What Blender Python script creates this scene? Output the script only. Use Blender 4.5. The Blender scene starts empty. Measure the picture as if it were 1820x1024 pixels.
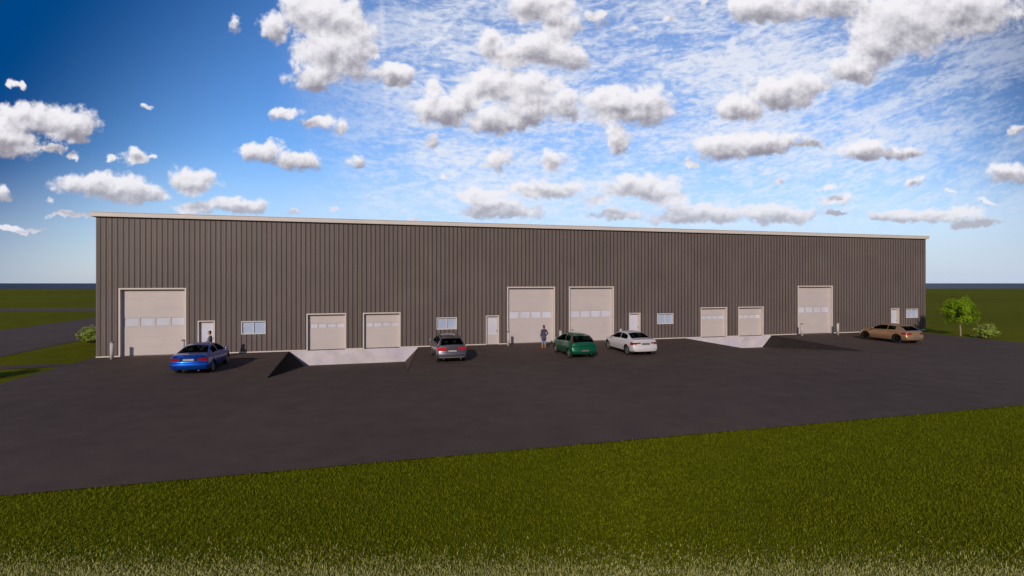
import bpy, bmesh, math, random
import numpy as np
from mathutils import Vector, Matrix
R = math.radians
SC = bpy.context.scene
COL = SC.collection

# ------------------------------------------------------------------ camera
CAM_H = 4.8
cam_d = bpy.data.cameras.new('camera')
cam = bpy.data.objects.new('camera', cam_d); COL.objects.link(cam)
cam.location = (0, 0, CAM_H); cam.rotation_euler = (R(90), 0, 0)
cam_d.sensor_width = 36; cam_d.lens = 18.0            # 90 degrees across
cam_d.shift_y = -(512 - 498) / 1820.0
cam_d.clip_start = 0.1; cam_d.clip_end = 8000
SC.camera = cam

# ------------------------------------------------------------------ sun, exposure
SUN_EL, SUN_AZ = R(22.5), R(13)                         # light travels 13 degrees right of +Y
sun_d = bpy.data.lights.new('sun', 'SUN'); sun = bpy.data.objects.new('sun', sun_d); COL.objects.link(sun)
trav = Vector((math.sin(SUN_AZ) * math.cos(SUN_EL), math.cos(SUN_AZ) * math.cos(SUN_EL), -math.sin(SUN_EL)))
sun.rotation_euler = trav.to_track_quat('-Z', 'Y').to_euler()
sun_d.energy = 2.7; sun_d.angle = R(0.5); sun_d.color = (1.0, 0.87, 0.77)
SC.view_settings.view_transform = 'Standard'; SC.view_settings.look = 'None'
SC.view_settings.exposure = 0.0; SC.view_settings.gamma = 1.0

# ------------------------------------------------------------------ node helper
class NT:
    def __init__(s, tree): s.t = tree; s.n = tree.nodes; s.l = tree.links
    def put(s, node, i, v):
        if v is None: return
        if isinstance(v, bpy.types.NodeSocket): s.l.new(v, node.inputs[i])
        else: node.inputs[i].default_value = v
    def math(s, op, a, b=None, c=None, clamp=False):
        n = s.n.new('ShaderNodeMath'); n.operation = op; n.use_clamp = clamp
        s.put(n, 0, a); s.put(n, 1, b); s.put(n, 2, c); return n.outputs[0]
    def vec(s, op, a, b=None, c=None):
        n = s.n.new('ShaderNodeVectorMath'); n.operation = op
        s.put(n, 0, a); s.put(n, 1, b); s.put(n, 2, c)
        return n.outputs['Value'] if op in ('LENGTH', 'DOT_PRODUCT', 'DISTANCE') else n.outputs['Vector']
    def xyz(s, x, y, z=0.0):
        n = s.n.new('ShaderNodeCombineXYZ'); s.put(n, 0, x); s.put(n, 1, y); s.put(n, 2, z); return n.outputs[0]
    def sep(s, v):
        n = s.n.new('ShaderNodeSeparateXYZ'); s.put(n, 0, v); return n.outputs
    def noise(s, v, scale, detail=4, rough=.5, dist=0.0):
        n = s.n.new('ShaderNodeTexNoise'); s.put(n, 'Vector', v); n.inputs['Scale'].default_value = scale
        n.inputs['Detail'].default_value = detail; n.inputs['Roughness'].default_value = rough
        n.inputs['Distortion'].default_value = dist; return n.outputs
    def ss(s, v, a, b, lo=0.0, hi=1.0):
        n = s.n.new('ShaderNodeMapRange'); n.interpolation_type = 'SMOOTHSTEP'
        s.put(n, 0, v); s.put(n, 1, a); s.put(n, 2, b); s.put(n, 3, lo); s.put(n, 4, hi); return n.outputs[0]
    def lin(s, v, a, b, lo=0.0, hi=1.0):
        n = s.n.new('ShaderNodeMapRange'); s.put(n, 0, v); s.put(n, 1, a); s.put(n, 2, b); s.put(n, 3, lo); s.put(n, 4, hi); return n.outputs[0]
    def mix(s, f, a, b, mode='MIX'):
        n = s.n.new('ShaderNodeMix'); n.data_type = 'RGBA'; n.blend_type = mode
        s.put(n, 0, f); s.put(n, 6, a); s.put(n, 7, b); return n.outputs[2]

# ------------------------------------------------------------------ sky (world)
world = bpy.data.worlds.new('World'); SC.world = world; world.use_nodes = True
world.cycles.sampling_method = 'MANUAL'; world.cycles.sample_map_resolution = 256
wt = world.node_tree; wt.nodes.clear(); w = NT(wt)
# cloud heaps: positions and sizes taken from image pixels, in hundreds -> (x, y, half width, half height)
BLOBS = [
 (5.35,.15,.45,.38),(5.75,.30,.55,.45),(6.10,.45,.55,.55),(5.85,.95,.62,.48),(6.25,.95,.5,.5),(5.6,1.40,.55,.3),(7.0,1.36,.52,.20),(4.9,.5,.35,.3),
 (8.76,.78,.36,.32),(9.55,.88,.62,.36),(10.1,1.02,.42,.26),(9.2,1.0,.5,.25),
 (9.6,.10,.75,.32),(9.95,.45,.42,.25),
 (8.85,1.50,.58,.36),(9.45,1.62,.62,.36),(7.85,1.95,.62,.30),(7.75,1.65,.22,.28),(8.80,2.15,.62,.28),(9.3,1.95,.6,.3),(10.05,1.85,.34,.33),(8.3,1.75,.4,.3),
 (10.85,1.75,.58,.26),(11.5,1.88,.62,.34),(11.0,1.95,.6,.28),(11.03,2.5,.26,.36),
 (13.6,.12,.85,.30),(14.9,.02,.9,.30),
 (16.1,.38,1.25,.62),(17.1,.12,1.15,.6),(15.6,.80,.62,.45),(15.2,1.25,.55,.28),(13.9,1.65,.78,.30),(13.1,1.92,.45,.25),(14.3,1.5,.45,.28),
 (12.8,2.65,.62,.26),(13.6,2.55,.78,.26),(14.4,2.6,.4,.10),(15.4,2.66,.45,.24),(16.0,2.72,.4,.14),
 (.55,2.12,.95,.32),(1.25,2.28,.58,.30),(.2,2.62,.6,.28),(.9,2.66,.3,.10),(0.0,2.4,.6,.4),
 (4.7,2.68,.42,.2),(5.25,2.85,.5,.2),(5.1,2.05,.35,.12),(5.6,2.2,.35,.12),(6.05,2.25,.2,.2),
 (1.75,3.25,.85,.22),(2.4,3.42,.62,.24),(3.43,3.22,.46,.26),(3.55,3.7,.45,.14),(4.3,3.65,.48,.16),(2.45,2.8,.38,.16),(2.8,2.8,.14,.07),(1.28,2.77,.14,.08),(1.95,2.78,.10,.1),
 (8.6,3.47,.55,.16),(9.65,3.34,.75,.18),(8.9,3.74,.8,.17),(11.35,3.33,.9,.24),(10.6,3.58,.3,.12),(11.9,3.52,.42,.14),(12.4,3.78,1.05,.20),(13.75,3.80,.85,.18),(11.0,3.84,.5,.11),
 (14.8,3.54,.34,.13),(15.9,3.82,.5,.11),(16.8,3.82,.8,.13),(17.4,4.0,.5,.1),(14.9,3.8,.3,.07),
 (8.85,2.85,.32,.18),(9.78,2.83,.34,.22),(6.40,2.82,.24,.15),(7.66,2.50,.20,.16),(10.62,.32,.22,.19),(16.25,3.24,.24,.09),(17.95,3.08,.4,.17),(4.2,.42,.15,.16),(.05,3.38,.24,.13),(1.02,3.6,.16,.07),(7.35,3.9,.22,.08),(5.15,3.82,.16,.07),(18.1,2.3,.18,.14),(.25,1.5,.1,.12),
 (3.0,3.95,.3,.06),(5.9,3.72,.12,.07),(6.55,3.45,.1,.05),(7.9,3.05,.12,.07),(12.2,2.95,.2,.08),(13.9,3.2,.22,.08),(14.6,3.28,.16,.06),(16.9,3.45,.2,.06),(17.6,3.62,.2,.06),(11.9,.35,.12,.08),(12.5,.1,.14,.1),(11.3,.5,.1,.06),(2.6,1.88,.16,.05),(1.3,3.85,.5,.05),(.3,4.1,.5,.08),
]
g = bpy.data.node_groups.new('cloud_heaps', 'ShaderNodeTree')
g.interface.new_socket('P', in_out='INPUT', socket_type='NodeSocketVector')
g.interface.new_socket('D', in_out='OUTPUT', socket_type='NodeSocketFloat')
G = NT(g); gi = g.nodes.new('NodeGroupInput'); go = g.nodes.new('NodeGroupOutput')
P = gi.outputs[0]
wn = G.noise(P, 1.7, 3, .55)
warp = G.vec('MULTIPLY', G.vec('SUBTRACT', wn[1], (.5, .5, .5)), (.75, .42, 0))
wn2 = G.noise(P, 6.5, 3, .6)
warp2 = G.vec('MULTIPLY', G.vec('SUBTRACT', wn2[1], (.5, .5, .5)), (.24, .17, 0))
PW = G.vec('ADD', G.vec('ADD', P, warp), warp2)
acc = None
for (bx, by, rx, ry) in BLOBS:
    cx, cy = bx - 9.10, 4.98 - by
    off = .42 * max(0.0, min(1.0, (.45 - max(rx, ry)) / .25))      # small puffs stay thin and ragged
    rx, ry = rx * (1 + off), ry * (1 + off)
    q = G.vec('MULTIPLY_ADD', PW, (1 / rx, 1 / ry, 0), (-cx / rx, -cy / ry, 0))
    ln = G.vec('LENGTH', q)
    if off > 0: ln = G.math('ADD', ln, off)
    acc = ln if acc is None else G.math('SMOOTH_MIN', acc, ln, .15)
D = G.math('SUBTRACT', 1.10, acc)
D = G.math('MAXIMUM', D, -1.2)
g.links.new(D, go.inputs[0])

tc = w.n.new('ShaderNodeTexCoord'); dirv = tc.outputs['Generated']
dx, dy, dz = w.sep(dirv)
front = w.ss(dy, .02, .12)
dys = w.math('MAXIMUM', dy, .06)
U = w.math('MULTIPLY', w.math('DIVIDE', dx, dys), 9.10)
V = w.math('MULTIPLY', w.math('DIVIDE', dz, dys), 9.10)
PP = w.xyz(U, V, 0)
sky = w.n.new('ShaderNodeTexSky'); sky.sky_type = 'NISHITA'; sky.sun_disc = False
sky.sun_elevation = SUN_EL; sky.sun_rotation = R(180) + SUN_AZ; sky.air_density = 1.0; sky.dust_density = .4; sky.ozone_density = 2.0
hs = w.n.new('ShaderNodeHueSaturation'); hs.inputs['Saturation'].default_value = 1.25; hs.inputs['Value'].default_value = 1.0
w.l.new(sky.outputs[0], hs.inputs['Color'])
base = w.vec('MULTIPLY', hs.outputs[0], (.114, .127, .160))
# sky behind the camera and overhead dimmed to weaken the fill light
base = w.vec('MULTIPLY', base, w.xyz(w.ss(dy, -.15, .45, .45, 1), w.ss(dy, -.15, .45, .42, 1), w.ss(dy, -.15, .45, .38, 1)))
# the clear part of the sky is deepest high up and well to the sides
deep = w.math('MULTIPLY', w.ss(w.math('ADD', w.math('MULTIPLY', w.math('ABSOLUTE', w.math('SUBTRACT', U, .8)), .85), w.math('MULTIPLY', V, .62)), 5.6, 11.0), front)
base = w.mix(deep, base, (.0, .060, .235, 1))
# pale band low over the horizon
pale = w.math('MULTIPLY', w.ss(V, -.3, 2.5, .92, 0), w.ss(U, -10.5, -3.0, .55, 1))
base = w.mix(w.math('MULTIPLY', pale, w.math('ADD', .12, w.math('MULTIPLY', front, .88))), base, (.52, .61, .79, 1))
# thin high cloud in long combed streaks that rise to the right
HB = w.math('SUBTRACT', V, w.math('MULTIPLY', w.math('MULTIPLY', U, U), .019))
HP = w.xyz(U, HB, 0)
veil = w.noise(w.vec('MULTIPLY', HP, (.22, .62, 0)), 1.5, 4, .6, .5)[0]
rip = w.noise(w.vec('MULTIPLY', HP, (1.5, 4.6, 0)), 1.6, 5, .62, .8)[0]
cell = w.noise(w.vec('MULTIPLY', HP, (4.6, 7.5, 0)), 1.7, 4, .55, .4)[0]
tex = w.math('ADD', w.math('MULTIPLY', veil, .46), w.math('ADD', w.math('MULTIPLY', rip, .34), w.math('MULTIPLY', cell, .20)))
maskx = w.math('MULTIPLY', w.ss(U, -4.4, -1.0), w.ss(U, 11.5, 5.0, .15, 1))
maskv = w.math('MULTIPLY', w.ss(V, .5, 1.6), w.ss(V, 6.5, 4.0, .75, 1))
cir = w.math('MULTIPLY', w.ss(tex, .40, .60), w.math('MULTIPLY', maskx, maskv))
cir = w.math('MULTIPLY', cir, w.math('MULTIPLY', front, .70))
wash = w.math('MULTIPLY', w.math('MULTIPLY', maskx, maskv), w.math('MULTIPLY', front, .16))
def trail(x0, y0, x1, y1, wd, k):
    ax, ay, bx, by = x0 - 9.1, 4.98 - y0, x1 - 9.1, 4.98 - y1
    L = math.hypot(bx - ax, by - ay); ux, uy = (bx - ax) / L, (by - ay) / L
    al = w.math('ADD', w.math('MULTIPLY', U, ux), w.math('MULTIPLY_ADD', V, uy, -(ax * ux + ay * uy)))
    pe = w.math('ABSOLUTE', w.math('ADD', w.math('MULTIPLY', U, -uy), w.math('MULTIPLY_ADD', V, ux, ax * uy - ay * ux)))
    e = w.math('MULTIPLY', w.ss(al, 0, L * .3), w.ss(al, L, L * .6))
    wob = w.math('MULTIPLY_ADD', rip, wd * 1.2, wd * .3)
    return w.math('MULTIPLY', w.math('MULTIPLY', w.ss(pe, wob, 0.0), e), w.math('MULTIPLY', front, k))
tr = w.math('ADD', trail(6.72, -1.2, 6.90, 2.45, .10, .17), w.math('ADD', trail(9.2, -.9, 6.3, 2.35, .08, .13), trail(6.4, -.6, 7.9, .95, .07, .10)))
cir = w.math('ADD', w.math('ADD', cir, wash), tr, clamp=True)
base = w.mix(cir, base, (.84, .86, .92, 1))
# heaped clouds
def heap(v):
    n = w.n.new('ShaderNodeGroup'); n.node_tree = g; w.put(n, 0, v); return n.outputs[0]
s0 = heap(PP); s1 = heap(w.vec('ADD', PP, (-.07, .20, 0))); s2 = heap(w.vec('ADD', PP, (.07, -.20, 0)))
def puff(v): return w.math('SUBTRACT', w.noise(v, 2.8, 10, .64)[0], .5)
p0 = puff(PP); p1 = puff(w.vec('ADD', PP, (-.05, .12, 0)))
d0 = w.math('MULTIPLY_ADD', p0, 1.30, s0)
alpha = w.math('MULTIPLY', w.ss(d0, -.02, .44), w.math('MULTIPLY', front, w.ss(V, .02, .5, .25, 1)))
lit = w.math('MULTIPLY', w.math('SUBTRACT', s2, s1), .62)
lit = w.math('MULTIPLY_ADD', w.math('SUBTRACT', p0, p1), 1.7, lit)
lit = w.math('MULTIPLY_ADD', w.ss(d0, .40, 1.2), -.22, lit)
lit = w.ss(lit, -.95, .46)
cc = w.mix(lit, (.28, .265, .315, 1), (.92, .90, .935, 1))
far = w.ss(V, .5, 2.4, .50, 0)
cc = w.mix(far, cc, (.68, .73, .86, 1))
base = w.mix(w.math('MULTIPLY', alpha, .97), base, cc)
bg = w.n.new('ShaderNodeBackground'); bg.inputs['Strength'].default_value = 1.0
w.l.new(base, bg.inputs['Color'])
wo = w.n.new('ShaderNodeOutputWorld'); w.l.new(bg.outputs[0], wo.inputs[0])

# ------------------------------------------------------------------ site coordinates: s along the front wall, t out from it
P0 = Vector((-25.70, 31.65, 0)); ANG = R(14.936)
CA, SA = math.cos(ANG), math.sin(ANG)
WALL_L = 67.62
def ST(s, t, z=0.0): return Vector((P0.x + s * CA + t * SA, P0.y + s * SA - t * CA, z))

# ------------------------------------------------------------------ materials
MATS = {}
def mat(name, col=(.5, .5, .5), rough=.6, metal=0.0, spec=.5, coat=0.0, noise=None, bump=None, coords='Object', trans=0.0, ior=1.45, noise2=None):
    """noise=(scale, amount, detail): tint variation; bump=(scale, strength, distance)"""
    if name in MATS: return MATS[name]
    m = bpy.data.materials.new(name); m.use_nodes = True; MATS[name] = m
    t = NT(m.node_tree); b = m.node_tree.nodes['Principled BSDF']
    b.inputs['Base Color'].default_value = (*col, 1); b.inputs['Roughness'].default_value = rough
    b.inputs['Metallic'].default_value = metal; b.inputs['Specular IOR Level'].default_value = spec
    b.inputs['Coat Weight'].default_value = coat; b.inputs['Coat Roughness'].default_value = .04
    b.inputs['Transmission Weight'].default_value = trans; b.inputs['IOR'].default_value = ior
    tcn = t.n.new('ShaderNodeTexCoord'); v = tcn.outputs[coords]
    if noise:
        f = t.noise(v, noise[0], noise[2] if len(noise) > 2 else 4, .6)[0]
        k = t.lin(f, .3, .7, 1 - noise[1], 1 + noise[1])
        if noise2:
            f2 = t.noise(v, noise2[0], noise2[2] if len(noise2) > 2 else 3, .6)[0]
            k = t.math('MULTIPLY', k, t.lin(f2, .3, .7, 1 - noise2[1], 1 + noise2[1]))
        c = t.vec('MULTIPLY', (*col,), t.xyz(k, k, k)); t.l.new(c, b.inputs['Base Color'])
    if bump:
        bn = t.n.new('ShaderNodeBump'); bn.inputs['Strength'].default_value = bump[1]; bn.inputs['Distance'].default_value = bump[2]
        t.l.new(t.noise(v, bump[0], 5, .65)[0], bn.inputs['Height']); t.l.new(bn.outputs[0], b.inputs['Normal'])
    return m
def leafy(name, c1, c2, scale=3.0, trans=.35, rough=.55):
    if name in MATS: return MATS[name]
    m = bpy.data.materials.new(name); m.use_nodes = True; MATS[name] = m
    t = NT(m.node_tree); t.n.clear()
    geo = t.n.new('ShaderNodeNewGeometry'); tcn = t.n.new('ShaderNodeTexCoord')
    f = t.math('ADD', t.math('MULTIPLY', geo.outputs['Random Per Island'], .6), t.math('MULTIPLY', t.noise(tcn.outputs['Object'], scale, 3)[0], .55), clamp=True)
    c = t.mix(f, (*c1, 1), (*c2, 1))
    d = t.n.new('ShaderNodeBsdfPrincipled'); t.l.new(c, d.inputs['Base Color']); d.inputs['Roughness'].default_value = rough; d.inputs['Specular IOR Level'].default_value = .12
    tl = t.n.new('ShaderNodeBsdfTranslucent'); t.l.new(c, tl.inputs['Color'])
    mx = t.n.new('ShaderNodeMixShader'); mx.inputs[0].default_value = trans
    t.l.new(d.outputs[0], mx.inputs[1]); t.l.new(tl.outputs[0], mx.inputs[2])
    o = t.n.new('ShaderNodeOutputMaterial'); t.l.new(mx.outputs[0], o.inputs[0])
    return m

M_SIDING = mat('brown_siding', (.152, .118, .108), .5, 0, .35, noise=(.35, .10, 6), noise2=(9, .05, 3))
M_BATTEN = mat('dark_brown_batten', (.048, .035, .032), .5, 0, .3, noise=(.35, .10, 6), noise2=(9, .05, 3))
def siding_grain(m):
    t = NT(m.node_tree); b = m.node_tree.nodes['Principled BSDF']
    tcn = t.n.new('ShaderNodeTexCoord')
    st_ = t.noise(t.vec('MULTIPLY', tcn.outputs['Object'], (6, 6, .25)), 1.0, 4, .6)[0]
    k = t.lin(st_, .3, .7, .9, 1.1)
    old = b.inputs['Base Color'].links[0].from_socket
    t.l.new(t.vec('MULTIPLY', old, t.xyz(k, k, k)), b.inputs['Base Color'])
siding_grain(M_SIDING); siding_grain(M_BATTEN)
M_TRIM = mat('cream_trim', (.66, .58, .53), .5, noise=(1.2, .05, 4))
M_FASCIA = mat('cream_fascia', (.64, .58, .54), .5, noise=(.5, .06, 5))
M_DOOR = mat('cream_door_panel', (.545, .475, .455), .5, noise=(.8, .04, 5), noise2=(14, .02, 3))
M_ROOF = mat('roof_sheet', (.42, .39, .36), .5, noise=(1, .1))
M_PANE = mat('sky_toned_door_glass', (.62, .62, .70), .08, 0, .6, noise=(.7, .08, 2))  # pale base colour stands in for reflected sky
M_PANEB = mat('sky_toned_window_glass', (.42, .49, .64), .04, 0, .8, noise=(.5, .12, 2))  # reflected blue sky put into the base colour
M_CONC = mat('pale_concrete', (.60, .54, .56), .8, noise=(1.4, .14, 6), noise2=(.45, .10, 3), bump=(22, .25, .01))
def tint_patches(m, col, scale, amt):
    t = NT(m.node_tree); b = m.node_tree.nodes['Principled BSDF']; tcn = t.n.new('ShaderNodeTexCoord')
    old = b.inputs['Base Color'].links[0].from_socket
    f = t.math('MULTIPLY', t.ss(t.noise(tcn.outputs['Object'], scale, 3)[0], .48, .66), amt)
    t.l.new(t.mix(f, old, (*col, 1)), b.inputs['Base Color'])
tint_patches(M_CONC, (.55, .50, .64), .62, .5)
M_POST = mat('bollard_concrete', (.52, .475, .45), .75, noise=(6, .16, 6), bump=(30, .2, .005))
M_CAP = mat('bollard_cap', (.20, .165, .15), .6, noise=(9, .1))
M_BLACK = mat('black_trim', (.012, .012, .013), .5)
M_SILL = mat('worn_concrete_sill', (.24, .205, .19), .9, 0, .1, noise=(3, .15))
M_SEALR = mat('door_seal_rubber', (.10, .085, .08), .9, 0, .1)
M_RUBBER = mat('tyre_rubber', (.018, .017, .017), .85, noise=(20, .15))
M_RIM = mat('alloy_rim', (.55, .54, .53), .28, .9)
M_RIMB = mat('black_rim', (.01, .01, .011), .35, .3)
M_CHROME = mat('chrome', (.75, .74, .74), .12, 1.0)
M_TAIL = mat('red_lamp_lens', (.30, .006, .012), .12, 0, .7, coat=.8)
M_TAILD = mat('dark_red_lamp_lens', (.16, .006, .012), .12, 0, .7, coat=.8)
M_HEAD = mat('clear_lamp_lens', (.6, .62, .65), .1, .3, .6)
M_PLATE = mat('plate_face', (.42, .38, .35), .5, noise=(30, .12))
M_PLATED = mat('dark_plate_face', (.16, .16, .17), .5, noise=(30, .12))
M_SEAT = mat('seat_fabric', (.10, .10, .105), .9)
M_HREST = mat('headrest_fabric', (.36, .36, .36), .9)
def glass_mat(name, tint):
    m = bpy.data.materials.new(name); m.use_nodes = True; MATS[name] = m
    t = NT(m.node_tree); t.n.clear()
    tr_ = t.n.new('ShaderNodeBsdfTransparent'); tr_.inputs[0].default_value = (*tint, 1)
    gl = t.n.new('ShaderNodeBsdfGlossy'); gl.inputs['Roughness'].default_value = .02; gl.inputs[0].default_value = (.62, .66, .66, 1)
    fr = t.n.new('ShaderNodeFresnel'); fr.inputs[0].default_value = 1.38
    geo = t.n.new('ShaderNodeNewGeometry')
    mx = t.n.new('ShaderNodeMixShader'); t.l.new(t.math('MULTIPLY', fr.outputs[0], t.math('SUBTRACT', 1.0, geo.outputs['Backfacing'])), mx.inputs[0])
    t.l.new(tr_.outputs[0], mx.inputs[1]); t.l.new(gl.outputs[0], mx.inputs[2])
    o = t.n.new('ShaderNodeOutputMaterial'); t.l.new(mx.outputs[0], o.inputs[0]); return m
M_CGLASS = glass_mat('tinted_car_glass', (.16, .20, .19))

# ground materials
def ground_mat(name, c1, c2, fine, bumpd, rough=.95, spec=.2, big=.05, mid=.6, bs=.6):
    m = bpy.data.materials.new(name); m.use_nodes = True; MATS[name] = m
    t = NT(m.node_tree); b = m.node_tree.nodes['Principled BSDF']
    geo = t.n.new('ShaderNodeNewGeometry'); v = geo.outputs['Position']
    a_ = t.noise(v, big, 4, .6)[0]; b_ = t.noise(v, mid, 5, .65)[0]; c_ = t.noise(v, fine, 4, .7)[0]
    f = t.math('ADD', t.math('MULTIPLY', a_, .35), t.math('ADD', t.math('MULTIPLY', b_, .35), t.math('MULTIPLY', c_, .40)))
    t.l.new(t.mix(t.ss(f, .38, .72), (*c1, 1), (*c2, 1)), b.inputs['Base Color'])
    b.inputs['Roughness'].default_value = rough; b.inputs['Specular IOR Level'].default_value = spec
    bn = t.n.new('ShaderNodeBump'); bn.inputs['Strength'].default_value = bs; bn.inputs['Distance'].default_value = bumpd
    t.l.new(c_, bn.inputs['Height']); t.l.new(bn.outputs[0], b.inputs['Normal'])
    return m
M_ASPH = ground_mat('asphalt', (.064, .0425, .033), (.112, .075, .058), 24, .014, .9, .25, .07, .9, .55)
M_LAWN = ground_mat('lawn', (.080, .086, .001), (.150, .155, .006), 6, .05, 1.0, .02, .02, .5, .8)
M_SEA = mat('sea_water', (.026, .032, .060), .55, 0, .25)
M_SHADE_MID = mat('mid_slope_shade', (.042, .034, .031), .9, 0, .1, noise=(3, .2))  # right ramp's side slope: shade put into a darker colour
M_SHADE_DEEP = mat('deep_slope_shade', (.012, .010, .010), .9, 0, .1, noise=(3, .2))  # left ramp's side slope: shade painted in as near-black
M_SEAL = mat('joint_sealant', (.012, .011, .011), .7)

# ------------------------------------------------------------------ mesh helpers
def link(name, me, parent=None, m=None, smooth=False):
    o = bpy.data.objects.new(name, me); COL.objects.link(o)
    if m is not None: me.materials.append(m)
    if parent is not None: o.parent = parent
    if smooth:
        for p_ in me.polygons: p_.use_smooth = True
    return o
def mesh_obj(name, bm, m=None, parent=None, smooth=False):
    me = bpy.data.meshes.new(name); bm.normal_update(); bm.to_mesh(me); bm.free()
    return link(name, me, parent, m, smooth)
def pydata(name, vs, fs, m=None, parent=None, smooth=False):
    me = bpy.data.meshes.new(name); me.from_pydata([tuple(v) for v in vs], [], fs); me.update()
    return link(name, me, parent, m, smooth)
def empty(name, loc=(0, 0, 0), rz=0.0):
    o = bpy.data.objects.new(name, None); COL.objects.link(o); o.location = loc; o.rotation_euler = (0, 0, rz); o.empty_display_size = .3
    return o
def tag(o, label=None, cat=None, group=None, kind=None):
    if label: o['label'] = label
    if cat: o['category'] = cat
    if group: o['group'] = group
    if kind: o['kind'] = kind
    return o
def add_box(bm, x0, x1, y0, y1, z0, z1, bev=0.0):
    r = bmesh.ops.create_cube(bm, size=1.0)
    for v in r['verts']:
        v.co = Vector((x0 + (v.co.x + .5) * (x1 - x0), y0 + (v.co.y + .5) * (y1 - y0), z0 + (v.co.z + .5) * (z1 - z0)))
    if bev:
        es = list({e for v in r['verts'] for e in v.link_edges})
        bmesh.ops.bevel(bm, geom=es, offset=bev, segments=2, affect='EDGES', profile=.5)
def add_lathe(bm, prof, seg=20, mtx=None):
    rings = []
    for (r, z) in prof:
        rings.append([bm.verts.new((r * math.cos(2 * math.pi * k / seg), r * math.sin(2 * math.pi * k / seg), z)) for k in range(seg)])
    for a_, b_ in zip(rings, rings[1:]):
        for k in range(seg): bm.faces.new((a_[k], a_[(k + 1) % seg], b_[(k + 1) % seg], b_[k]))
    bm.faces.new(list(reversed(rings[0]))); bm.faces.new(rings[-1])
    if mtx is not None:
        for rg in rings:
            for v in rg: v.co = mtx @ v.co
def add_tube(bm, pts, rad, seg=10, cap=3):
    """closed tube with rounded ends along pts"""
    pts = [Vector(p_) for p_ in pts]; rings = []
    n = len(pts)
    up = Vector((0, 0, 1)); u = None
    def frame(d):
        nonlocal u
        if u is None:
            a_ = Vector((1, 0, 0)) if abs(d.x) < .8 else Vector((0, 1, 0)); u = (a_ - d * a_.dot(d)).normalized()
        else: u = (u - d * u.dot(d)).normalized()
        return u, d.cross(u)
    def ring(c, r, d):
        uu, vv = frame(d)
        return [bm.verts.new(c + (uu * math.cos(2 * math.pi * k / seg) + vv * math.sin(2 * math.pi * k / seg)) * r) for k in range(seg)]
    d0_ = (pts[1] - pts[0]).normalized(); d1_ = (pts[-1] - pts[-2]).normalized()
    for k in range(cap, 0, -1):
        a_ = k / cap * math.pi / 2 * .95; rings.append(ring(pts[0] - d0_ * rad[0] * math.sin(a_), rad[0] * math.cos(a_), d0_))
    for i in range(n):
        d = d0_ if i == 0 else d1_ if i == n - 1 else ((pts[i] - pts[i - 1]).normalized() + (pts[i + 1] - pts[i]).normalized()).normalized()
        rings.append(ring(pts[i], rad[i], d))
    for k in range(1, cap + 1):
        a_ = k / cap * math.pi / 2 * .95; rings.append(ring(pts[-1] + d1_ * rad[-1] * math.sin(a_), rad[-1] * math.cos(a_), d1_))
    for a_, b_ in zip(rings, rings[1:]):
        for k in range(seg): bm.faces.new((a_[k], a_[(k + 1) % seg], b_[(k + 1) % seg], b_[k]))
    bm.faces.new(list(reversed(rings[0]))); bm.faces.new(rings[-1])
def add_ell(bm, c, r, rot=None, sub=2):
    q = bmesh.ops.create_icosphere(bm, subdivisions=sub, radius=1.0)
    for v in q['verts']:
        p_ = Vector((v.co.x * r[0], v.co.y * r[1], v.co.z * r[2]))
        if rot is not None: p_ = rot @ p_
        v.co = p_ + Vector(c)

# ------------------------------------------------------------------ terrain, sea, pavement
def flat(name, polys, m, z, kind='structure'):
    vs, fs = [], []
    for pl in polys:
        b_ = len(vs); vs += [(p_[0], p_[1], z) for p_ in pl]; fs.append(tuple(range(b_, b_ + len(pl))))
    me = bpy.data.meshes.new(name); me.from_pydata(vs, [], fs); me.update()
    bm = bmesh.new(); bm.from_mesh(me); bmesh.ops.recalc_face_normals(bm, faces=bm.faces)
    for f in bm.faces:
        if f.normal.z < 0: f.normal_flip()
    bm.to_mesh(me); bm.free()
    o = link(name, me, None, m); tag(o, kind=kind); return o
S0, S1, TF = -0.15, 64.7, 23.25                     # paved yard
def st2(*a): return [ST(s, t) for s, t in a]
HOLE = (3.0, 62.0, -4.0, 14.0)
def shore(x): return 289 + x * .081
hx0, hx1, ht0, ht1 = HOLE
a1, a2, a3, a4 = ST(hx0, ht0), ST(hx1, ht0), ST(hx1, ht1), ST(hx0, ht1)
XX = 3500
o1, o2, o3, o4 = Vector((-XX, shore(-XX * .2) , 0)), Vector((XX, shore(XX * .2), 0)), Vector((XX, -400, 0)), Vector((-XX, -400, 0))
flat('ground', [[o1, o2, a2, a1], [o2, o3, a3, a2], [o3, o4, a4, a3], [o4, o1, a1, a4]], M_LAWN, -.035)
flat('sea', [[(-XX, 200), (XX, 200), (XX, 850), (-XX, 850)]], M_SEA, -.5)
# loading ramps
RAMPS = [(11.05, 19.65), (41.35, 49.95)]
RT, RD, SLO, SC1, SC2 = 9.95, -1.0, .95, .50, 1.37
polys = []
sx = [S0]
for (ra, rb) in RAMPS: sx += [ra, rb]
sx.append(S1)
polys.append(st2((S0, 0), (RAMPS[0][0], 0), (RAMPS[0][0] + SC1, RT), (S0, RT)))
polys.append(st2((RAMPS[0][1], 0), (RAMPS[1][0], 0), (RAMPS[1][0] + SC1, RT), (RAMPS[0][1] - SC2, RT)))
polys.append(st2((RAMPS[1][1], 0), (S1, 0), (S1, RT), (RAMPS[1][1] - SC2, RT)))
polys.append(st2((S0, RT), (RAMPS[0][0] + SC1, RT), (RAMPS[0][1] - SC2, RT), (RAMPS[1][0] + SC1, RT), (RAMPS[1][1] - SC2, RT), (S1, RT), (S1, TF), (S0, TF)))
flat('paved_yard', polys, M_ASPH, 0.0)
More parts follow.
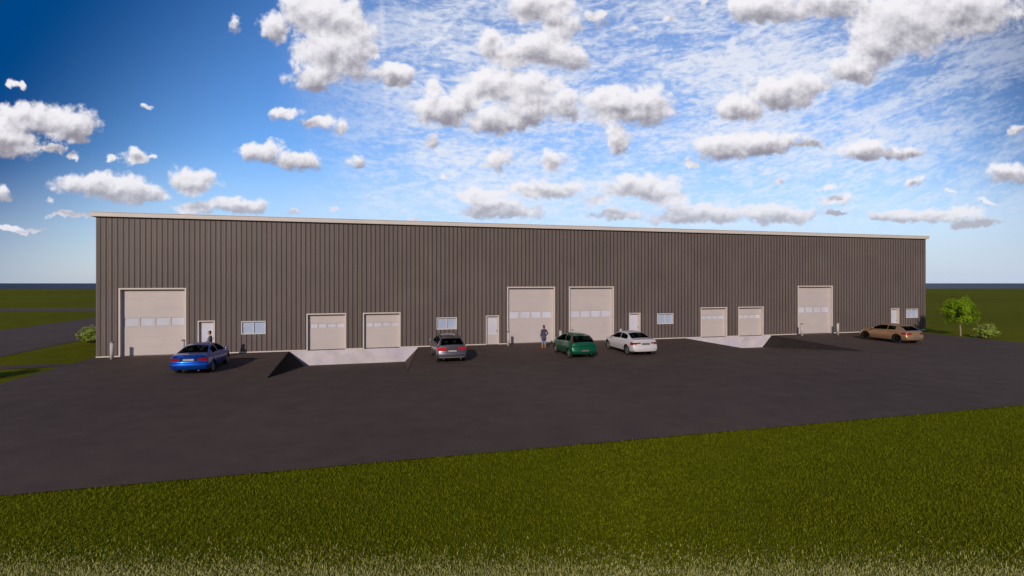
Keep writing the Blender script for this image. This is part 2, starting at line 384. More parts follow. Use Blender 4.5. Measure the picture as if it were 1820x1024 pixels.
for k, (ra, rb) in enumerate(RAMPS):
    A, A2, C, C2 = ST(ra, 0), ST(rb, 0), ST(ra + SC1, RT), ST(rb - SC2, RT)
    B, B2 = ST(ra + SLO, 0, RD), ST(rb - SLO, 0, RD)
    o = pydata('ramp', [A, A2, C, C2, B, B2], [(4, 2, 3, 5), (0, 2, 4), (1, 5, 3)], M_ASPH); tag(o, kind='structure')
    o.data.materials.append(M_SHADE_DEEP if k == 0 else M_SHADE_MID); o.data.polygons[1 if k == 0 else 2].material_index = 1  # one side slope of each ramp gets the painted shade
    bm = bmesh.new()                                   # sealed joints along the creases
    def strip(p_, q_, wd=.022):
        p_, q_ = Vector(p_), Vector(q_); d = (q_ - p_).normalized(); n_ = Vector((-d.y, d.x, 0)).normalized() * wd; up = Vector((0, 0, .006))
        bm.faces.new([bm.verts.new(x) for x in (p_ - n_ + up, q_ - n_ + up, q_ + n_ + up, p_ + n_ + up)])
    strip(A, C); strip(A2, C2); strip(B, C); strip(B2, C2)
    mesh_obj('sealant', bm, M_SEAL, o)
    # concrete wall under the dock doors
    th = .12
    fr = [ST(ra, .01, -.004), ST(rb, .01, -.004), ST(rb - SLO, .01, RD), ST(ra + SLO, .01, RD)]
    bk = [ST(ra, -th, -.004), ST(rb, -th, -.004), ST(rb - SLO, -th, RD), ST(ra + SLO, -th, RD)]
    o = pydata('dock_wall', fr + bk, [(3, 2, 1, 0), (4, 5, 6, 7), (0, 1, 5, 4), (1, 2, 6, 5), (2, 3, 7, 6), (3, 0, 4, 7)], M_CONC)
    tag(o, ['pale concrete dock wall sunk below the two loading doors nearest the blue car',
            'pale concrete dock wall sunk below the two loading doors right of the white car'][k], 'dock wall', 'concrete walls of the loading docks')
# road beside the building, cross road behind, short spur
road = [st2((-18, -120), (-6.1, -120), (-6.1, -9.5), (-6.1, 60), (-17.2, 60), (-18, -9))]
flat('road', road, M_ASPH, -.015)
flat('cross_road', [[(-260, 78), (-34, 79), (30, 80), (30, 87.5), (-34, 87), (-260, 87)]], M_ASPH, -.02)
flat('path', [st2((-6.1, 2.1), (S0, 2.0), (S0, 3.1), (-1.2, 3.3), (-6.1, 3.5))], M_ASPH, -.008)

# ------------------------------------------------------------------ warehouse
WH = empty('warehouse', P0, ANG)
tag(WH, 'long brown ribbed metal warehouse with cream doors and fascia', 'warehouse')
Z_WALL = 8.74
BIGS = [('D', 1.19, 4.93), ('D', 26.22, 30.02), ('D', 31.16, 34.97), ('D', 52.72, 56.56)]
DOCKS = [12.15, 15.83, 42.87, 46.55]; DOCK_W = 2.57
MANS = [5.58, 24.59, 36.30, 63.33]; MAN_W = 1.0
WINS = [8.13, 20.95, 38.82, 65.17]; WIN_W = 1.48
OPEN = []
for _, a_, b_ in BIGS: OPEN.append((a_, b_, 0.0, 4.30))
for a_ in DOCKS: OPEN.append((a_, a_ + DOCK_W, 0.0, 2.52))
for a_ in MANS: OPEN.append((a_, a_ + MAN_W, 0.0, 2.17))
for a_ in WINS: OPEN.append((a_, a_ + WIN_W, 1.215, 2.09))
PITCH, BAT, SLP, PROUD = .3048, .080, .010, -.010     # broad panels with darker cover battens over the joints
def ribbed(bm, length, z0, z1, holes, place):
    """ribbed sheet; place(s, depth, z) -> Vector"""
    br = [(0.0, 0.0)]
    k = 0; bats = []
    while True:
        c = (k + .72) * PITCH
        if c + BAT / 2 > length - .10: break
        r0 = c - PITCH + BAT / 2 + .001 if k else 0.02
        mid = (max(r0, 0) + c - BAT / 2) / 2
        br += [(mid - .026, 0), (mid - .016, .010), (mid + .016, .010), (mid + .026, 0)]
        br += [(c - BAT / 2, 0), (c - BAT / 2 + SLP, PROUD), (c + BAT / 2 - SLP, PROUD), (c + BAT / 2, 0)]
        bats.append((c - BAT / 2, c + BAT / 2)); k += 1
    br.append((length, 0.0))
    xs_ = [b_[0] for b_ in br]; ds_ = [b_[1] for b_ in br]
    cuts = sorted(set([round(x, 5) for x in xs_] + [round(h[i], 5) for h in holes for i in (0, 1)]))
    def dep(x): return float(np.interp(x, xs_, ds_))
    for xa, xb in zip(cuts, cuts[1:]):
        if xb - xa < 1e-4: continue
        segs = [(z0, z1)]
        for h in holes:
            if h[0] - 1e-4 <= xa and xb <= h[1] + 1e-4:
                ns = []
                for (p_, q_) in segs:
                    if h[2] > p_ + 1e-4: ns.append((p_, min(q_, h[2])))
                    if h[3] < q_ - 1e-4: ns.append((max(p_, h[3]), q_))
                segs = [x for x in ns if x[1] - x[0] > 1e-4]
        da, db = dep(xa), dep(xb); xm = (xa + xb) / 2
        on = any(l_ < xm < r_ for (l_, r_) in bats)
        for (p_, q_) in segs:
            f_ = bm.faces.new([bm.verts.new(place(xa, da, p_)), bm.verts.new(place(xb, db, p_)), bm.verts.new(place(xb, db, q_)), bm.verts.new(place(xa, da, q_))])
            f_.material_index = 1 if on else 0
BD = 30.0
bm = bmesh.new(); ribbed(bm, WALL_L, .075, Z_WALL, OPEN, lambda s, d, z: Vector((s, d, z)))
mesh_obj('front_wall', bm, M_SIDING, WH).data.materials.append(M_BATTEN)
bm = bmesh.new()
ribbed(bm, BD - .02, .075, Z_WALL, [], lambda s, d, z: Vector((.001 + d, BD - s, z)))
mesh_obj('side_wall', bm, M_SIDING, WH).data.materials.append(M_BATTEN)
bm = bmesh.new()
ribbed(bm, BD - .02, .075, Z_WALL, [], lambda s, d, z: Vector((WALL_L - .001 - d, .02 + s, z)))
mesh_obj('side_wall', bm, M_SIDING, WH).data.materials.append(M_BATTEN)
bm = bmesh.new()
ribbed(bm, WALL_L, .075, Z_WALL, [], lambda s, d, z: Vector((WALL_L - s, BD - d, z)))
mesh_obj('rear_wall', bm, M_SIDING, WH).data.materials.append(M_BATTEN)
bm = bmesh.new()                                       # inner lining so that no daylight leaks through
add_box(bm, .2, WALL_L - .2, .45, BD - .2, -.02, 8.6)
mesh_obj('inner_lining', bm, M_BLACK, WH)
bm = bmesh.new()
vs = [bm.verts.new(p_) for p_ in [(-.1, -.05, 8.90), (WALL_L + .1, -.05, 8.90), (WALL_L + .1, BD / 2, 9.6), (-.1, BD / 2, 9.6), (-.1, BD + .05, 8.90), (WALL_L + .1, BD + .05, 8.90)]]
bm.faces.new((vs[0], vs[1], vs[2], vs[3])); bm.faces.new((vs[3], vs[2], vs[5], vs[4]))
bm.faces.new((vs[0], vs[3], vs[4])); bm.faces.new((vs[1], vs[5], vs[2]))
mesh_obj('roof', bm, M_ROOF, WH)
bm = bmesh.new()
add_box(bm, -.24, WALL_L + .24, -.19, -.06, 8.735, 8.985, .008)
add_box(bm, -.27, WALL_L + .27, -.215, -.04, 8.987, 9.02, .006)
add_box(bm, -.24, -.11, -.058, BD + .1, 8.735, 8.985)
add_box(bm, WALL_L + .11, WALL_L + .24, -.058, BD + .1, 8.735, 8.985)
add_box(bm, -.109, WALL_L + .109, -.058, .02, 8.735, 8.76)
mesh_obj('fascia', bm, M_FASCIA, WH)
for ca_ in (-.012, WALL_L - .09):                      # corner trims and base flashing
    bm = bmesh.new(); add_box(bm, ca_, ca_ + .102, -.012, -.001, .075, Z_WALL); mesh_obj('corner_trim', bm, M_SIDING, WH)
cur = -.02
stops = sorted([(h[0], h[1]) for h in OPEN if h[2] == 0]) + [(WALL_L + .02, None)]
for (a_, b_) in stops:
    if a_ - cur > .01:
        bm = bmesh.new(); add_box(bm, cur, a_ - .001, -.03, .1, .004, .074); mesh_obj('base_trim', bm, M_TRIM, WH)
    cur = b_ + .001 if b_ else cur

def opening_frame(bm, a_, b_, z0, z1, wd, proud, depth, bottom=False):
    """trim round an opening (front proud of the siding) and its jambs"""
    add_box(bm, a_, a_ + wd, -proud, depth, z0, z1 - wd); add_box(bm, b_ - wd, b_, -proud, depth, z0, z1 - wd)
    add_box(bm, a_, b_, -proud, depth, z1 - wd, z1)
    if bottom: add_box(bm, a_ + wd, b_ - wd, -proud, depth, z0, z0 + wd)
def overhead(a_, b_, top, lz0, lz1, nsec, marg, gap, wd):
    bm = bmesh.new()
    x0, x1 = a_ + wd, b_ - wd; zt = top - wd
    d = .24; hs_ = (zt - .01) / nsec
    # leaf: sections with grooves and four cut-outs for the lights
    wl = (x1 - x0 - 2 * marg - 3 * gap) / 4
    lites = [(x0 + marg + k * (wl + gap), x0 + marg + k * (wl + gap) + wl) for k in range(4)]
    def cell(xa, xb, za, zb):
        if xb - xa > 1e-3 and zb - za > 1e-3: add_box(bm, xa, xb, d, d + .05, za, zb)
    for k in range(nsec):
        za, zb = .006 + k * hs_ + .0015, .006 + (k + 1) * hs_ - .0015
        if lz0 < zb and lz1 > za:
            ia, ib = max(za, lz0), min(zb, lz1)
            cell(x0, x1, za, ia - .0005); cell(x0, x1, ib + .0005, zb)
            ed = [x0] + [v for l_ in lites for v in l_] + [x1]
            for q in range(0, len(ed), 2): cell(ed[q], ed[q + 1], ia, ib)
        else: cell(x0, x1, za, zb)
        add_box(bm, x0, x1, d + .02, d + .045, max(za - .003, .002), za - .0002)
    leaf = mesh_obj('overhead_door', bm, M_DOOR, WH)
    bm = bmesh.new(); opening_frame(bm, a_, b_, .005, top, wd, .028, d + .06); mesh_obj('door_frame', bm, M_TRIM, leaf)
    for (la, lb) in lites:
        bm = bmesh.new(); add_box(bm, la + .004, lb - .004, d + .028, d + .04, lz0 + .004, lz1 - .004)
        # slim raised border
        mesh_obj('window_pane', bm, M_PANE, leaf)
    bm = bmesh.new(); add_box(bm, x0 + .002, x1 - .002, d - .012, d - .001, .006, .035); mesh_obj('bottom_seal', bm, M_SEALR, leaf)
    bm = bmesh.new(); add_box(bm, a_ - .01, b_ + .01, .001, .44, -.10, .0035); mesh_obj('threshold', bm, M_SILL, leaf)
    return leaf
for _, a_, b_ in BIGS: overhead(a_, b_, 4.30, 1.90, 2.40, 7, .13, .14, .085)
for a_ in DOCKS: overhead(a_, a_ + DOCK_W, 2.52, 1.52, 1.80, 4, .07, .085, .075)
for k, a_ in enumerate(MANS):
    b_ = a_ + MAN_W; wd = .06; d = .16
    bm = bmesh.new(); x0, x1 = a_ + wd, b_ - wd
    g0, g1, gz0, gz1 = x0 + .10, x1 - .10, .72, 1.99
    add_box(bm, x0, g0, d, d + .05, .012, 2.10); add_box(bm, g1, x1, d, d + .05, .012, 2.10)
    add_box(bm, g0, g1, d, d + .05, .012, gz0); add_box(bm, g0, g1, d, d + .05, gz1, 2.10)
    leaf = mesh_obj('entry_door', bm, M_DOOR, WH)
    bm = bmesh.new(); opening_frame(bm, a_, b_, .005, 2.17, wd, .028, d + .06); mesh_obj('door_frame', bm, M_TRIM, leaf)
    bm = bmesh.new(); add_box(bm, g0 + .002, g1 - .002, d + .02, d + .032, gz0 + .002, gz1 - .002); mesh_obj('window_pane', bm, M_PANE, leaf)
    bm = bmesh.new(); add_box(bm, a_ - .01, b_ + .01, .001, .44, -.10, .0035); mesh_obj('threshold', bm, M_SILL, leaf)
    bm = bmesh.new(); add_box(bm, x1 - .075, x1 - .03, d - .05, d - .001, .98, 1.06, .006); add_box(bm, x1 - .16, x1 - .04, d - .065, d - .05, 1.0, 1.03, .005)
    mesh_obj('handle', bm, M_CHROME, leaf)
for a_ in WINS:
    b_ = a_ + WIN_W
    bm = bmesh.new(); opening_frame(bm, a_, b_, 1.215, 2.09, .055, .028, .16, True)
    add_box(bm, (a_ + b_) / 2 - .022, (a_ + b_) / 2 + .022, .03, .12, 1.27, 2.035)
    fr = mesh_obj('window', bm, M_TRIM, WH)
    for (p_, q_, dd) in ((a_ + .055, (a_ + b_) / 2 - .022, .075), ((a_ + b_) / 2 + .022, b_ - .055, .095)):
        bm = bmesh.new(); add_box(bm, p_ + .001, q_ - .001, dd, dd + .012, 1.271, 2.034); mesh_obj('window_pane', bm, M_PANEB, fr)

# ------------------------------------------------------------------ bollards
BOL = [(1.20, .88, 'pale concrete bollard standing left of the tall door nearest the blue car'),
       (4.93 + .10, .88, 'pale concrete bollard half hidden behind the blue car, beside the tall door'),
       (26.06, .95, 'pale concrete bollard standing left of the tall door behind the woman'),
       (30.12, .95, 'pale concrete bollard rising behind the windscreen of the green car'),
       (31.06, .95, 'pale concrete bollard of which only the top shows above the green car roof'),
       (35.10, .95, 'pale concrete bollard rising behind the bonnet of the white car'),
       (52.20, 1.0, 'pale concrete bollard left of the tall door nearest the brown car'),
       (56.0, 1.05, 'pale concrete bollard between the rightmost tall door and the brown car')]
proto = None
for (s, t, lab) in BOL:
    if proto is None:
        e = empty('bollard', ST(s, t))
        bm = bmesh.new(); add_lathe(bm, [(.098, -.02), (.098, .985)], 24)
        post = mesh_obj('post', bm, M_POST, e, True)
        bm = bmesh.new(); add_lathe(bm, [(.104, .986), (.106, 1.02), (.10, 1.055), (.06, 1.075), (.01, 1.082)], 24)
        cap_ = mesh_obj('cap', bm, M_CAP, e, True); proto = (e, [post, cap_])
    else:
        e = proto[0].copy(); COL.objects.link(e); e.location = ST(s, t)
        for c in proto[1]:
            c2 = c.copy(); COL.objects.link(c2); c2.parent = e
    e.rotation_euler = (0, 0, random.Random(s).uniform(0, 6))
    tag(e, lab, 'bollard', 'bollards beside the tall overhead doors')

# ------------------------------------------------------------------ cars
def pchip(pts):
    xs_ = [p_[0] for p_ in pts]; ys_ = [p_[1] for p_ in pts]; n = len(xs_)
    h = [xs_[i + 1] - xs_[i] for i in range(n - 1)]; dl = [(ys_[i + 1] - ys_[i]) / h[i] for i in range(n - 1)]
    m = [dl[0]] + [0 if dl[i - 1] * dl[i] <= 0 else 2 * dl[i - 1] * dl[i] / (dl[i - 1] + dl[i]) for i in range(1, n - 1)] + [dl[-1]]
    def f(x):
        if x <= xs_[0]: return ys_[0]
        if x >= xs_[-1]: return ys_[-1]
        i = max(j for j in range(n - 1) if xs_[j] <= x)
        t = (x - xs_[i]) / h[i]
        return (ys_[i] * (1 + 2 * t) * (1 - t) ** 2 + m[i] * h[i] * t * (1 - t) ** 2 + ys_[i + 1] * t * t * (3 - 2 * t) + m[i + 1] * h[i] * t * t * (t - 1))
    return f
def paint(name, col, metal=.35, rough=.32):
    m = mat(name, col, rough, metal, .5, coat=.7); return m
def make_car(name, label, s, t_rear, sp):
    """s: centre line, t_rear: rear axle, both in site coordinates; nose towards the wall"""
    L, W, zr, xr, xf, wr_ = sp['L'], sp['W'], sp['H'], sp['xr'], sp['xf'], sp['wheel']
    top = pchip(sp['top']); belt = pchip(sp['belt']); rp = pchip(sp['rear']); fp = pchip(sp['front'])
    rg0, rg1 = sp['rg']; ws0, ws1 = sp['ws']; sgs = sp['sg']; wg, wroof = sp['wg'], sp['wroof']
    zb0 = sp.get('zb', .21)
    root = empty(name, (0, 0, 0)); M = paint(*sp['paint'])
    N = int(round(L / .05)); xs_ = [L * i / N for i in range(N + 1)]
    def zb(x): return zb0 + .09 * max(0, 1 - x / .7) ** 2 + .05 * max(0, 1 - (L - x) / .7) ** 2
    def plan(x): return 1 - .07 * max(0, 1 - x / .55) ** 2 - .16 * max(0, 1 - (L - x) / .9) ** 2
    ROW = []                                            # (kind, fraction)
    for k in range(3): ROW.append(('under', k / 3))
    for k in range(2): ROW.append(('sill', k / 2))
    for k in range(6): ROW.append(('low', k / 6))
    for k in range(7): ROW.append(('up', k / 7))
    for k in range(2): ROW.append(('shoulder', k / 2))
    for k in range(10): ROW.append(('glass', k / 10))
    for k in range(11): ROW.append(('top', k / 10))
    NR = len(ROW)
    def sec(x):
        zc = top(x); pl = plan(x); Wx = W * pl; b_ = min(belt(x), zc - .03); z0 = zb(x)
        hf = max(0.0, min(1.0, (zc - .05 - b_) / (zr - .05 - b_)))
        wgx = wg * pl; ye = wgx - (wgx - wroof) * hf
        ze = b_ + max(.012, (zc - b_) - .025 - .045 * hf)
        k1 = (.86 * Wx, z0); k2 = (.965 * Wx, z0 + .07); zm = min(.56, b_ - .18); k3 = (Wx, zm); k4 = (.975 * Wx, b_ - .05); k5 = (wgx, b_)
        out = []
        for kd, f in ROW:
            if kd == 'under': out.append((k1[0] * f, z0))
            elif kd == 'sill': out.append((k1[0] + (k2[0] - k1[0]) * f, k1[1] + (k2[1] - k1[1]) * f))
            elif kd == 'low': out.append((k2[0] + (k3[0] - k2[0]) * math.sin(f * math.pi / 2), k2[1] + (k3[1] - k2[1]) * f))
            elif kd == 'up': out.append((k3[0] + (k4[0] - k3[0]) * f ** 2, k3[1] + (k4[1] - k3[1]) * f))
            elif kd == 'shoulder': out.append((k4[0] + (k5[0] - k4[0]) * f ** 1.5, k4[1] + (k5[1] - k4[1]) * f ** .7))
            elif kd == 'glass':
                bul = .02 * math.sin(f * math.pi) * hf
                out.append((k5[0] + (ye - k5[0]) * f + bul, k5[1] + (ze - k5[1]) * f))
            else:
                y = ye * (1 - f); out.append((y, ze + (zc - ze) * (1 - (1 - f) ** 2.4)))
        return out
    def shift(x, y, z):
        fr = max(0, 1 - x / .65) ** 1.6; ff = max(0, 1 - (L - x) / .7) ** 1.6
        return x + fr * (.15 * (abs(y) / W) ** 2.6 + rp(z)) - ff * (.26 * (abs(y) / W) ** 2.2 + fp(z))
    ra = wr_ + .045
    grid = []
    for x in xs_:
        r_ = []
        for j, (y, z) in enumerate(sec(x)):
            X, Y, Z = x, y, z
            if ROW[j][0] in ('sill', 'low', 'up') and abs(y) > .5 * W:
                for ax in (xr, xf):
                    dd = math.hypot(X - ax, Z - wr_)
                    if abs(dd - ra) < .045 and dd > 1e-3 and Z > zb(x) + .001:
                        X = ax + (X - ax) * ra / dd; Z = wr_ + (Z - wr_) * ra / dd
            r_.append(Vector((shift(X, Y, Z), Y, Z)))
        grid.append(r_)
    parts = {}
    def face(key, pts):
        parts.setdefault(key, []).append(pts)
    d0_, d1_, db = sp['doors'][0], sp['doors'][1], sp['doors'][2]    # door range and split
    for i in range(N):
        xm = (xs_[i] + xs_[i + 1]) / 2
        for j in range(NR - 1):
            kd = ROW[j][0]; q = [grid[i][j], grid[i + 1][j], grid[i + 1][j + 1], grid[i][j + 1]]
            c = (q[0] + q[1] + q[2] + q[3]) / 4
            hid = False
            if kd in ('under', 'sill', 'low', 'up') and c.y > .45 * W:
                for ax in (xr, xf):
                    if math.hypot(c.x - ax, c.z - wr_) < ra - .012: hid = True
            if hid: continue
            f = ROW[j][1]; key = 'body'
            if kd == 'under': key = 'underbody'
            elif kd == 'glass':
                hf = (top(xm) - belt(xm)) / (zr - belt(xm))
                for (g0_, g1_) in sgs:
                    if g0_ < xm < g1_ and 0 < j - ROW.index(('glass', 0.0)) < 9 and hf > .16: key = ('side_window', g0_)
            elif kd == 'top':
                if rg0 < xm < rg1:
                    key = 'rear_window' if f >= .1 else ('tail_light' if sp.get('tall_tail') and xm < rg0 + .85 * (rg1 - rg0) else 'body')
                elif ws0 < xm < ws1: key = 'windscreen' if f >= .1 else 'body'
                elif xm >= ws1: key = 'bonnet' if f >= .1 else 'body'
                elif xm <= rg0 and xm > 0: key = 'boot_lid' if f >= .1 else 'body'
                elif rg1 <= xm <= ws0: key = 'roof'
            if kd in ('low', 'up', 'shoulder') and d0_ < xm < d1_:
                key = ('door', 0 if xm < db else 1) if db else ('door', 1)
            tl = sp.get('tail')
            if tl and key == 'body' and kd in ('low', 'up', 'shoulder') and xm < tl[4] and tl[2] < c.z < tl[3]: key = 'tail_light'
            if xm < .55 and kd in ('low', 'up') and sp['bump'][0] <= c.z < sp['bump'][1] and key == 'body': key = 'rear_bumper'
            elif L - xm < .6 and kd in ('sill', 'low', 'up') and c.z < .52 and key == 'body': key = 'front_bumper'
            hl = sp.get('head', (.62, .80))
            if L - xm < .5 and kd in ('up', 'shoulder') and hl[0] < c.z < hl[1]: key = 'headlight'
            face(key, q)
    MC = 14
    for end in (0, N):
        s0 = sec(xs_[end]); rows = []
        for j in range(3, NR):
            y, z = s0[j]; r_ = []
            for k in range(MC + 1):
                yy = y * (1 - k / MC); r_.append(Vector((shift(xs_[end], yy, z), yy, z)))
            rows.append((j, r_))
        for (ja, a_), (jb, b_) in zip(rows, rows[1:]):
            for k in range(MC):
                q = [a_[k], b_[k], b_[k + 1], a_[k + 1]]
                c = (q[0] + q[1] + q[2] + q[3]) / 4; key = 'body'
                if end == 0:
                    tl = sp.get('tail')
                    if c.z < sp['bump'][0]: key = 'rear_valance'
                    elif c.z < sp['bump'][1]: key = 'rear_bumper'
                    elif tl and tl[0] < c.y and tl[2] + tl[5] * (W - c.y) < c.z < tl[3]: key = 'tail_light'
                    elif c.y < sp.get('lidw', .62): key = 'boot_lid'
                else:
                    q = q[::-1]
                    if c.z < .30: key = 'grille'
                    elif c.z < .52: key = 'front_bumper'
                    elif c.y < .38: key = 'grille'
                    else: key = 'headlight'
                face(key, q)
    mats = dict(underbody=M_BLACK, rear_window=M_CGLASS, windscreen=M_CGLASS, tail_light=sp.get('tailmat', M_TAIL), grille=M_BLACK, headlight=M_HEAD,
                rear_valance=sp.get('valance', M_BLACK))
    def build(nm, faces, m, mirror, both):
        vs, idx, fs = [], {}, []
        def vid(p_):
            k = (round(p_.x, 4), round(p_.y, 4), round(p_.z, 4))
            if k not in idx: idx[k] = len(vs); vs.append(tuple(p_))
            return idx[k]
        for q in faces:
            for sgn in ((1, -1) if both else ((-1,) if mirror else (1,))):
                pp = [Vector((p_.x, p_.y * sgn, p_.z)) for p_ in q]
                if sgn < 0: pp = pp[::-1]
                ids = []
                for p_ in pp:
                    v_ = vid(p_)
                    if v_ not in ids: ids.append(v_)
                if len(ids) >= 3: fs.append(tuple(ids))
        return pydata(nm, vs, fs, m, root, True)
    for key, fcs in parts.items():
        nm = key if isinstance(key, str) else key[0]
        m = mats.get(nm, M)
        if nm == 'side_window': m = M_CGLASS
        if nm == 'roof' and sp.get('roofmat'): m = sp['roofmat']
        if nm in ('tail_light', 'headlight', 'side_window', 'door'):
            for mir in (False, True):
                o = build(nm, fcs, m, mir, False)
                if nm == 'door':
                    xa, xb = (d0_, db) if (db and key[1] == 0) else (db or d0_, d1_)
                    hx = xa + .10; zc = belt(hx) - .12; sg = -1 if mir else 1
                    yy = W * plan(hx) * .985
                    bm = bmesh.new(); add_tube(bm, [(hx - .01, sg * (yy - .005), zc), (hx + .02, sg * (yy + .028), zc), (hx + .16, sg * (yy + .028), zc), (hx + .19, sg * (yy - .005), zc)], [.012] * 4, 8, 2)
                    mesh_obj('handle', bm, M, o, True)
        else: build(nm, fcs, m, False, True)
    # wheels, wells
    for ax in (xr, xf):
        for sg in (1, -1):
            bm = bmesh.new(); seg = 24; yo, yi = sg * .955 * W, sg * .52 * W
            pr = [(ax + ra * math.cos(math.pi * k / seg), wr_ + ra * math.sin(math.pi * k / seg)) for k in range(seg + 1)]
            pr = [(ax + ra, zb0)] + pr + [(ax - ra, zb0)]
            vo = [bm.verts.new((x, yo, z)) for x, z in pr]; vi = [bm.verts.new((x, yi, z)) for x, z in pr]
            for k in range(len(pr) - 1): bm.faces.new((vo[k], vo[k + 1], vi[k + 1], vi[k]))
            bm.faces.new(vi)
            mesh_obj('wheel_well', bm, M_BLACK, root)
    for ax in (xr, xf):
        for sg in (1, -1):
            r = wr_; hw = .105; yc = sg * (.94 * W - hw)
            mt = Matrix.Translation((ax, yc, r)) @ Matrix.Rotation(-sg * math.pi / 2, 4, 'X')
            bm = bmesh.new()
            prof = [(r * .64, -hw), (r * .9, -hw), (r * .985, -hw + .025), (r, -hw + .05), (r, hw - .05), (r * .985, hw - .025), (r * .9, hw), (r * .68, hw - .004), (r * .66, hw - .03)]
            rings = [[bm.verts.new(mt @ Vector((q * math.cos(2 * math.pi * k / 32), q * math.sin(2 * math.pi * k / 32), z))) for k in range(32)] for q, z in prof]
            for a_, b_ in zip(rings, rings[1:]):
                for k in range(32): bm.faces.new((a_[k], a_[(k + 1) % 32], b_[(k + 1) % 32], b_[k]))
            wh = mesh_obj('wheel', bm, M_RUBBER, root, True)
            bm = bmesh.new()
            rr = r * .67
            prof = [(rr * .93, hw - .005), (rr, hw), (rr * 1.01, hw - .012), (rr * .96, -.02), (rr * .9, -.02)]
            rings = [[bm.verts.new(mt @ Vector((q * math.cos(2 * math.pi * k / 32), q * math.sin(2 * math.pi * k / 32), z))) for k in range(32)] for q, z in prof]
            for a_, b_ in zip(rings, rings[1:]):
                for k in range(32): bm.faces.new((a_[k], a_[(k + 1) % 32], b_[(k + 1) % 32], b_[k]))
            ns = sp.get('spokes', 5)
            for k in range(ns):
                an = 2 * math.pi * k / ns; c_, s_ = math.cos(an), math.sin(an)
                v8 = []
                for (q, hwid, z) in ((rr * .12, .042, hw - .02), (rr * .95, .030, hw - .012)):
                    for sd in (-1, 1):
                        for dz_ in (0, -.03): v8.append(bm.verts.new(mt @ Vector((q * c_ - sd * hwid * s_, q * s_ + sd * hwid * c_, z + dz_))))
                for fz in ((0, 2, 6, 4), (1, 5, 7, 3), (0, 4, 5, 1), (2, 3, 7, 6), (0, 1, 3, 2), (4, 6, 7, 5)): bm.faces.new([v8[q] for q in fz])
            add_lathe(bm, [(.06, hw - .045), (.055, hw - .008), (.02, hw - .002)], 16, mt)
            mesh_obj('rim', bm, sp.get('rim', M_RIM), wh)
            bm = bmesh.new(); add_lathe(bm, [(rr * .9, -.03), (rr * .9, -.018)], 24, mt); mesh_obj('brake', bm, M_BLACK, wh)
    # mirrors
    for sg in (1, -1):
        xm = ws0 + .62 * (ws1 - ws0) - .1; z = belt(xm) + .10; y = sg * (W + .07)
        bm = bmesh.new(); add_ell(bm, (xm, y, z), (.075, .115, .075), None, 2)
        add_tube(bm, [(xm + .02, sg * (wg - .03), z - .07), (xm + .01, sg * (W + .02), z - .04)], [.025, .03], 8, 2)
        mo = mesh_obj('wing_mirror', bm, sp.get('mirmat', M), root, True)
        bm = bmesh.new(); add_ell(bm, (xm - .05, y, z), (.032, .095, .06), None, 2); mesh_obj('mirror_glass', bm, M_CHROME, mo, True)
    # plate
    pz = sp['plate']; px = shift(0, 0, pz[0])
    bm = bmesh.new(); add_box(bm, px - .022, px + .03, -.26, .26, pz[0] - .058, pz[0] + .058, .006)
    pl = mesh_obj('plate_frame', bm, sp.get('platefr', M_BLACK), root)
    bm = bmesh.new(); add_box(bm, px - .027, px - .0225, -.245, .245, pz[0] - .046, pz[0] + .046); mesh_obj('number_plate', bm, sp.get('platem', M_PLATE), pl)
    # exhaust
    for ys in sp.get('exh', (-.45,)):
        bm = bmesh.new(); add_lathe(bm, [(.028, 0), (.034, .0), (.036, .2)], 14, Matrix.Translation((.05, ys, .235)) @ Matrix.Rotation(math.pi / 2, 4, 'Y'))
        mesh_obj('exhaust', bm, M_CHROME, root, True)
    # cabin
    bm = bmesh.new(); add_box(bm, max(rg0 + .12, .3), ws1 + .1, -W * .8, W * .8, .28, .34)
    fx = (rg1 + ws0) / 2
    add_box(bm, ws1 - .35, ws1 + .02, -W * .78, W * .78, belt(ws1) - .35, belt(ws1) - .06, .05)
    add_box(bm, max(rg0 - .02, .2), rg0 + .42, -W * .78, W * .78, belt(rg0) - .14, belt(rg0) - .07)
    mesh_obj('cabin_floor', bm, M_SEAT, root)
    def seat(x, y, wd, n):
        bm = bmesh.new()
        add_box(bm, x, x + .5, y - wd / 2, y + wd / 2, .42, .56, .04)
        q = bmesh.new()
        add_tube(bm, [(x + .04, y - wd / 2 + .1, .56), (x - .14, y - wd / 2 + .1, 1.02)], [.09, .08], 10)
        add_tube(bm, [(x + .04, y + wd / 2 - .1, .56), (x - .14, y + wd / 2 - .1, 1.02)], [.09, .08], 10)
        add_box(bm, x - .14, x + .02, y - wd / 2 + .1, y + wd / 2 - .1, .5, 1.05, .03)
        q.free()
        so = mesh_obj('seat', bm, M_SEAT, root, False)
        for k in range(n):
            yy = y + (k - (n - 1) / 2) * .5
            bm = bmesh.new(); add_ell(bm, (x - .17, yy, min(1.16, zr - .27)), (.055, .13, .085), None, 2); mesh_obj('headrest', bm, M_HREST, so, True)
    seat(fx + .35, .36, .5, 1); seat(fx + .35, -.36, .5, 1); seat(max(fx - .55, rg0 + .55), 0, 1.2, 2)
    if sp.get('rails'):
        for sg in (1, -1):
            bm = bmesh.new(); y = sg * (wroof - .04); xa, xb = rg1 + .1, ws0 - .05
            add_tube(bm, [(xa, y, top(xa) - .05), (xa + .08, y, top(xa) + .012), ((xa + xb) / 2, y, top((xa + xb) / 2) + .012), (xb - .08, y, top(xb) + .008), (xb, y, top(xb) - .05)], [.016] * 5, 8, 2)
            mesh_obj('roof_rail', bm, M_BLACK, root, True)
    if sp.get('spoiler'):
        x = rg1; bm = bmesh.new(); add_box(bm, x - .24, x + .1, -wroof * .93, wroof * .93, top(x) - .035, top(x) - .005, .012); mesh_obj('spoiler', bm, M, root)
    # place: shift so that the rear axle sits over the given point
    p_ = ST(s, t_rear); h = ANG + math.pi / 2
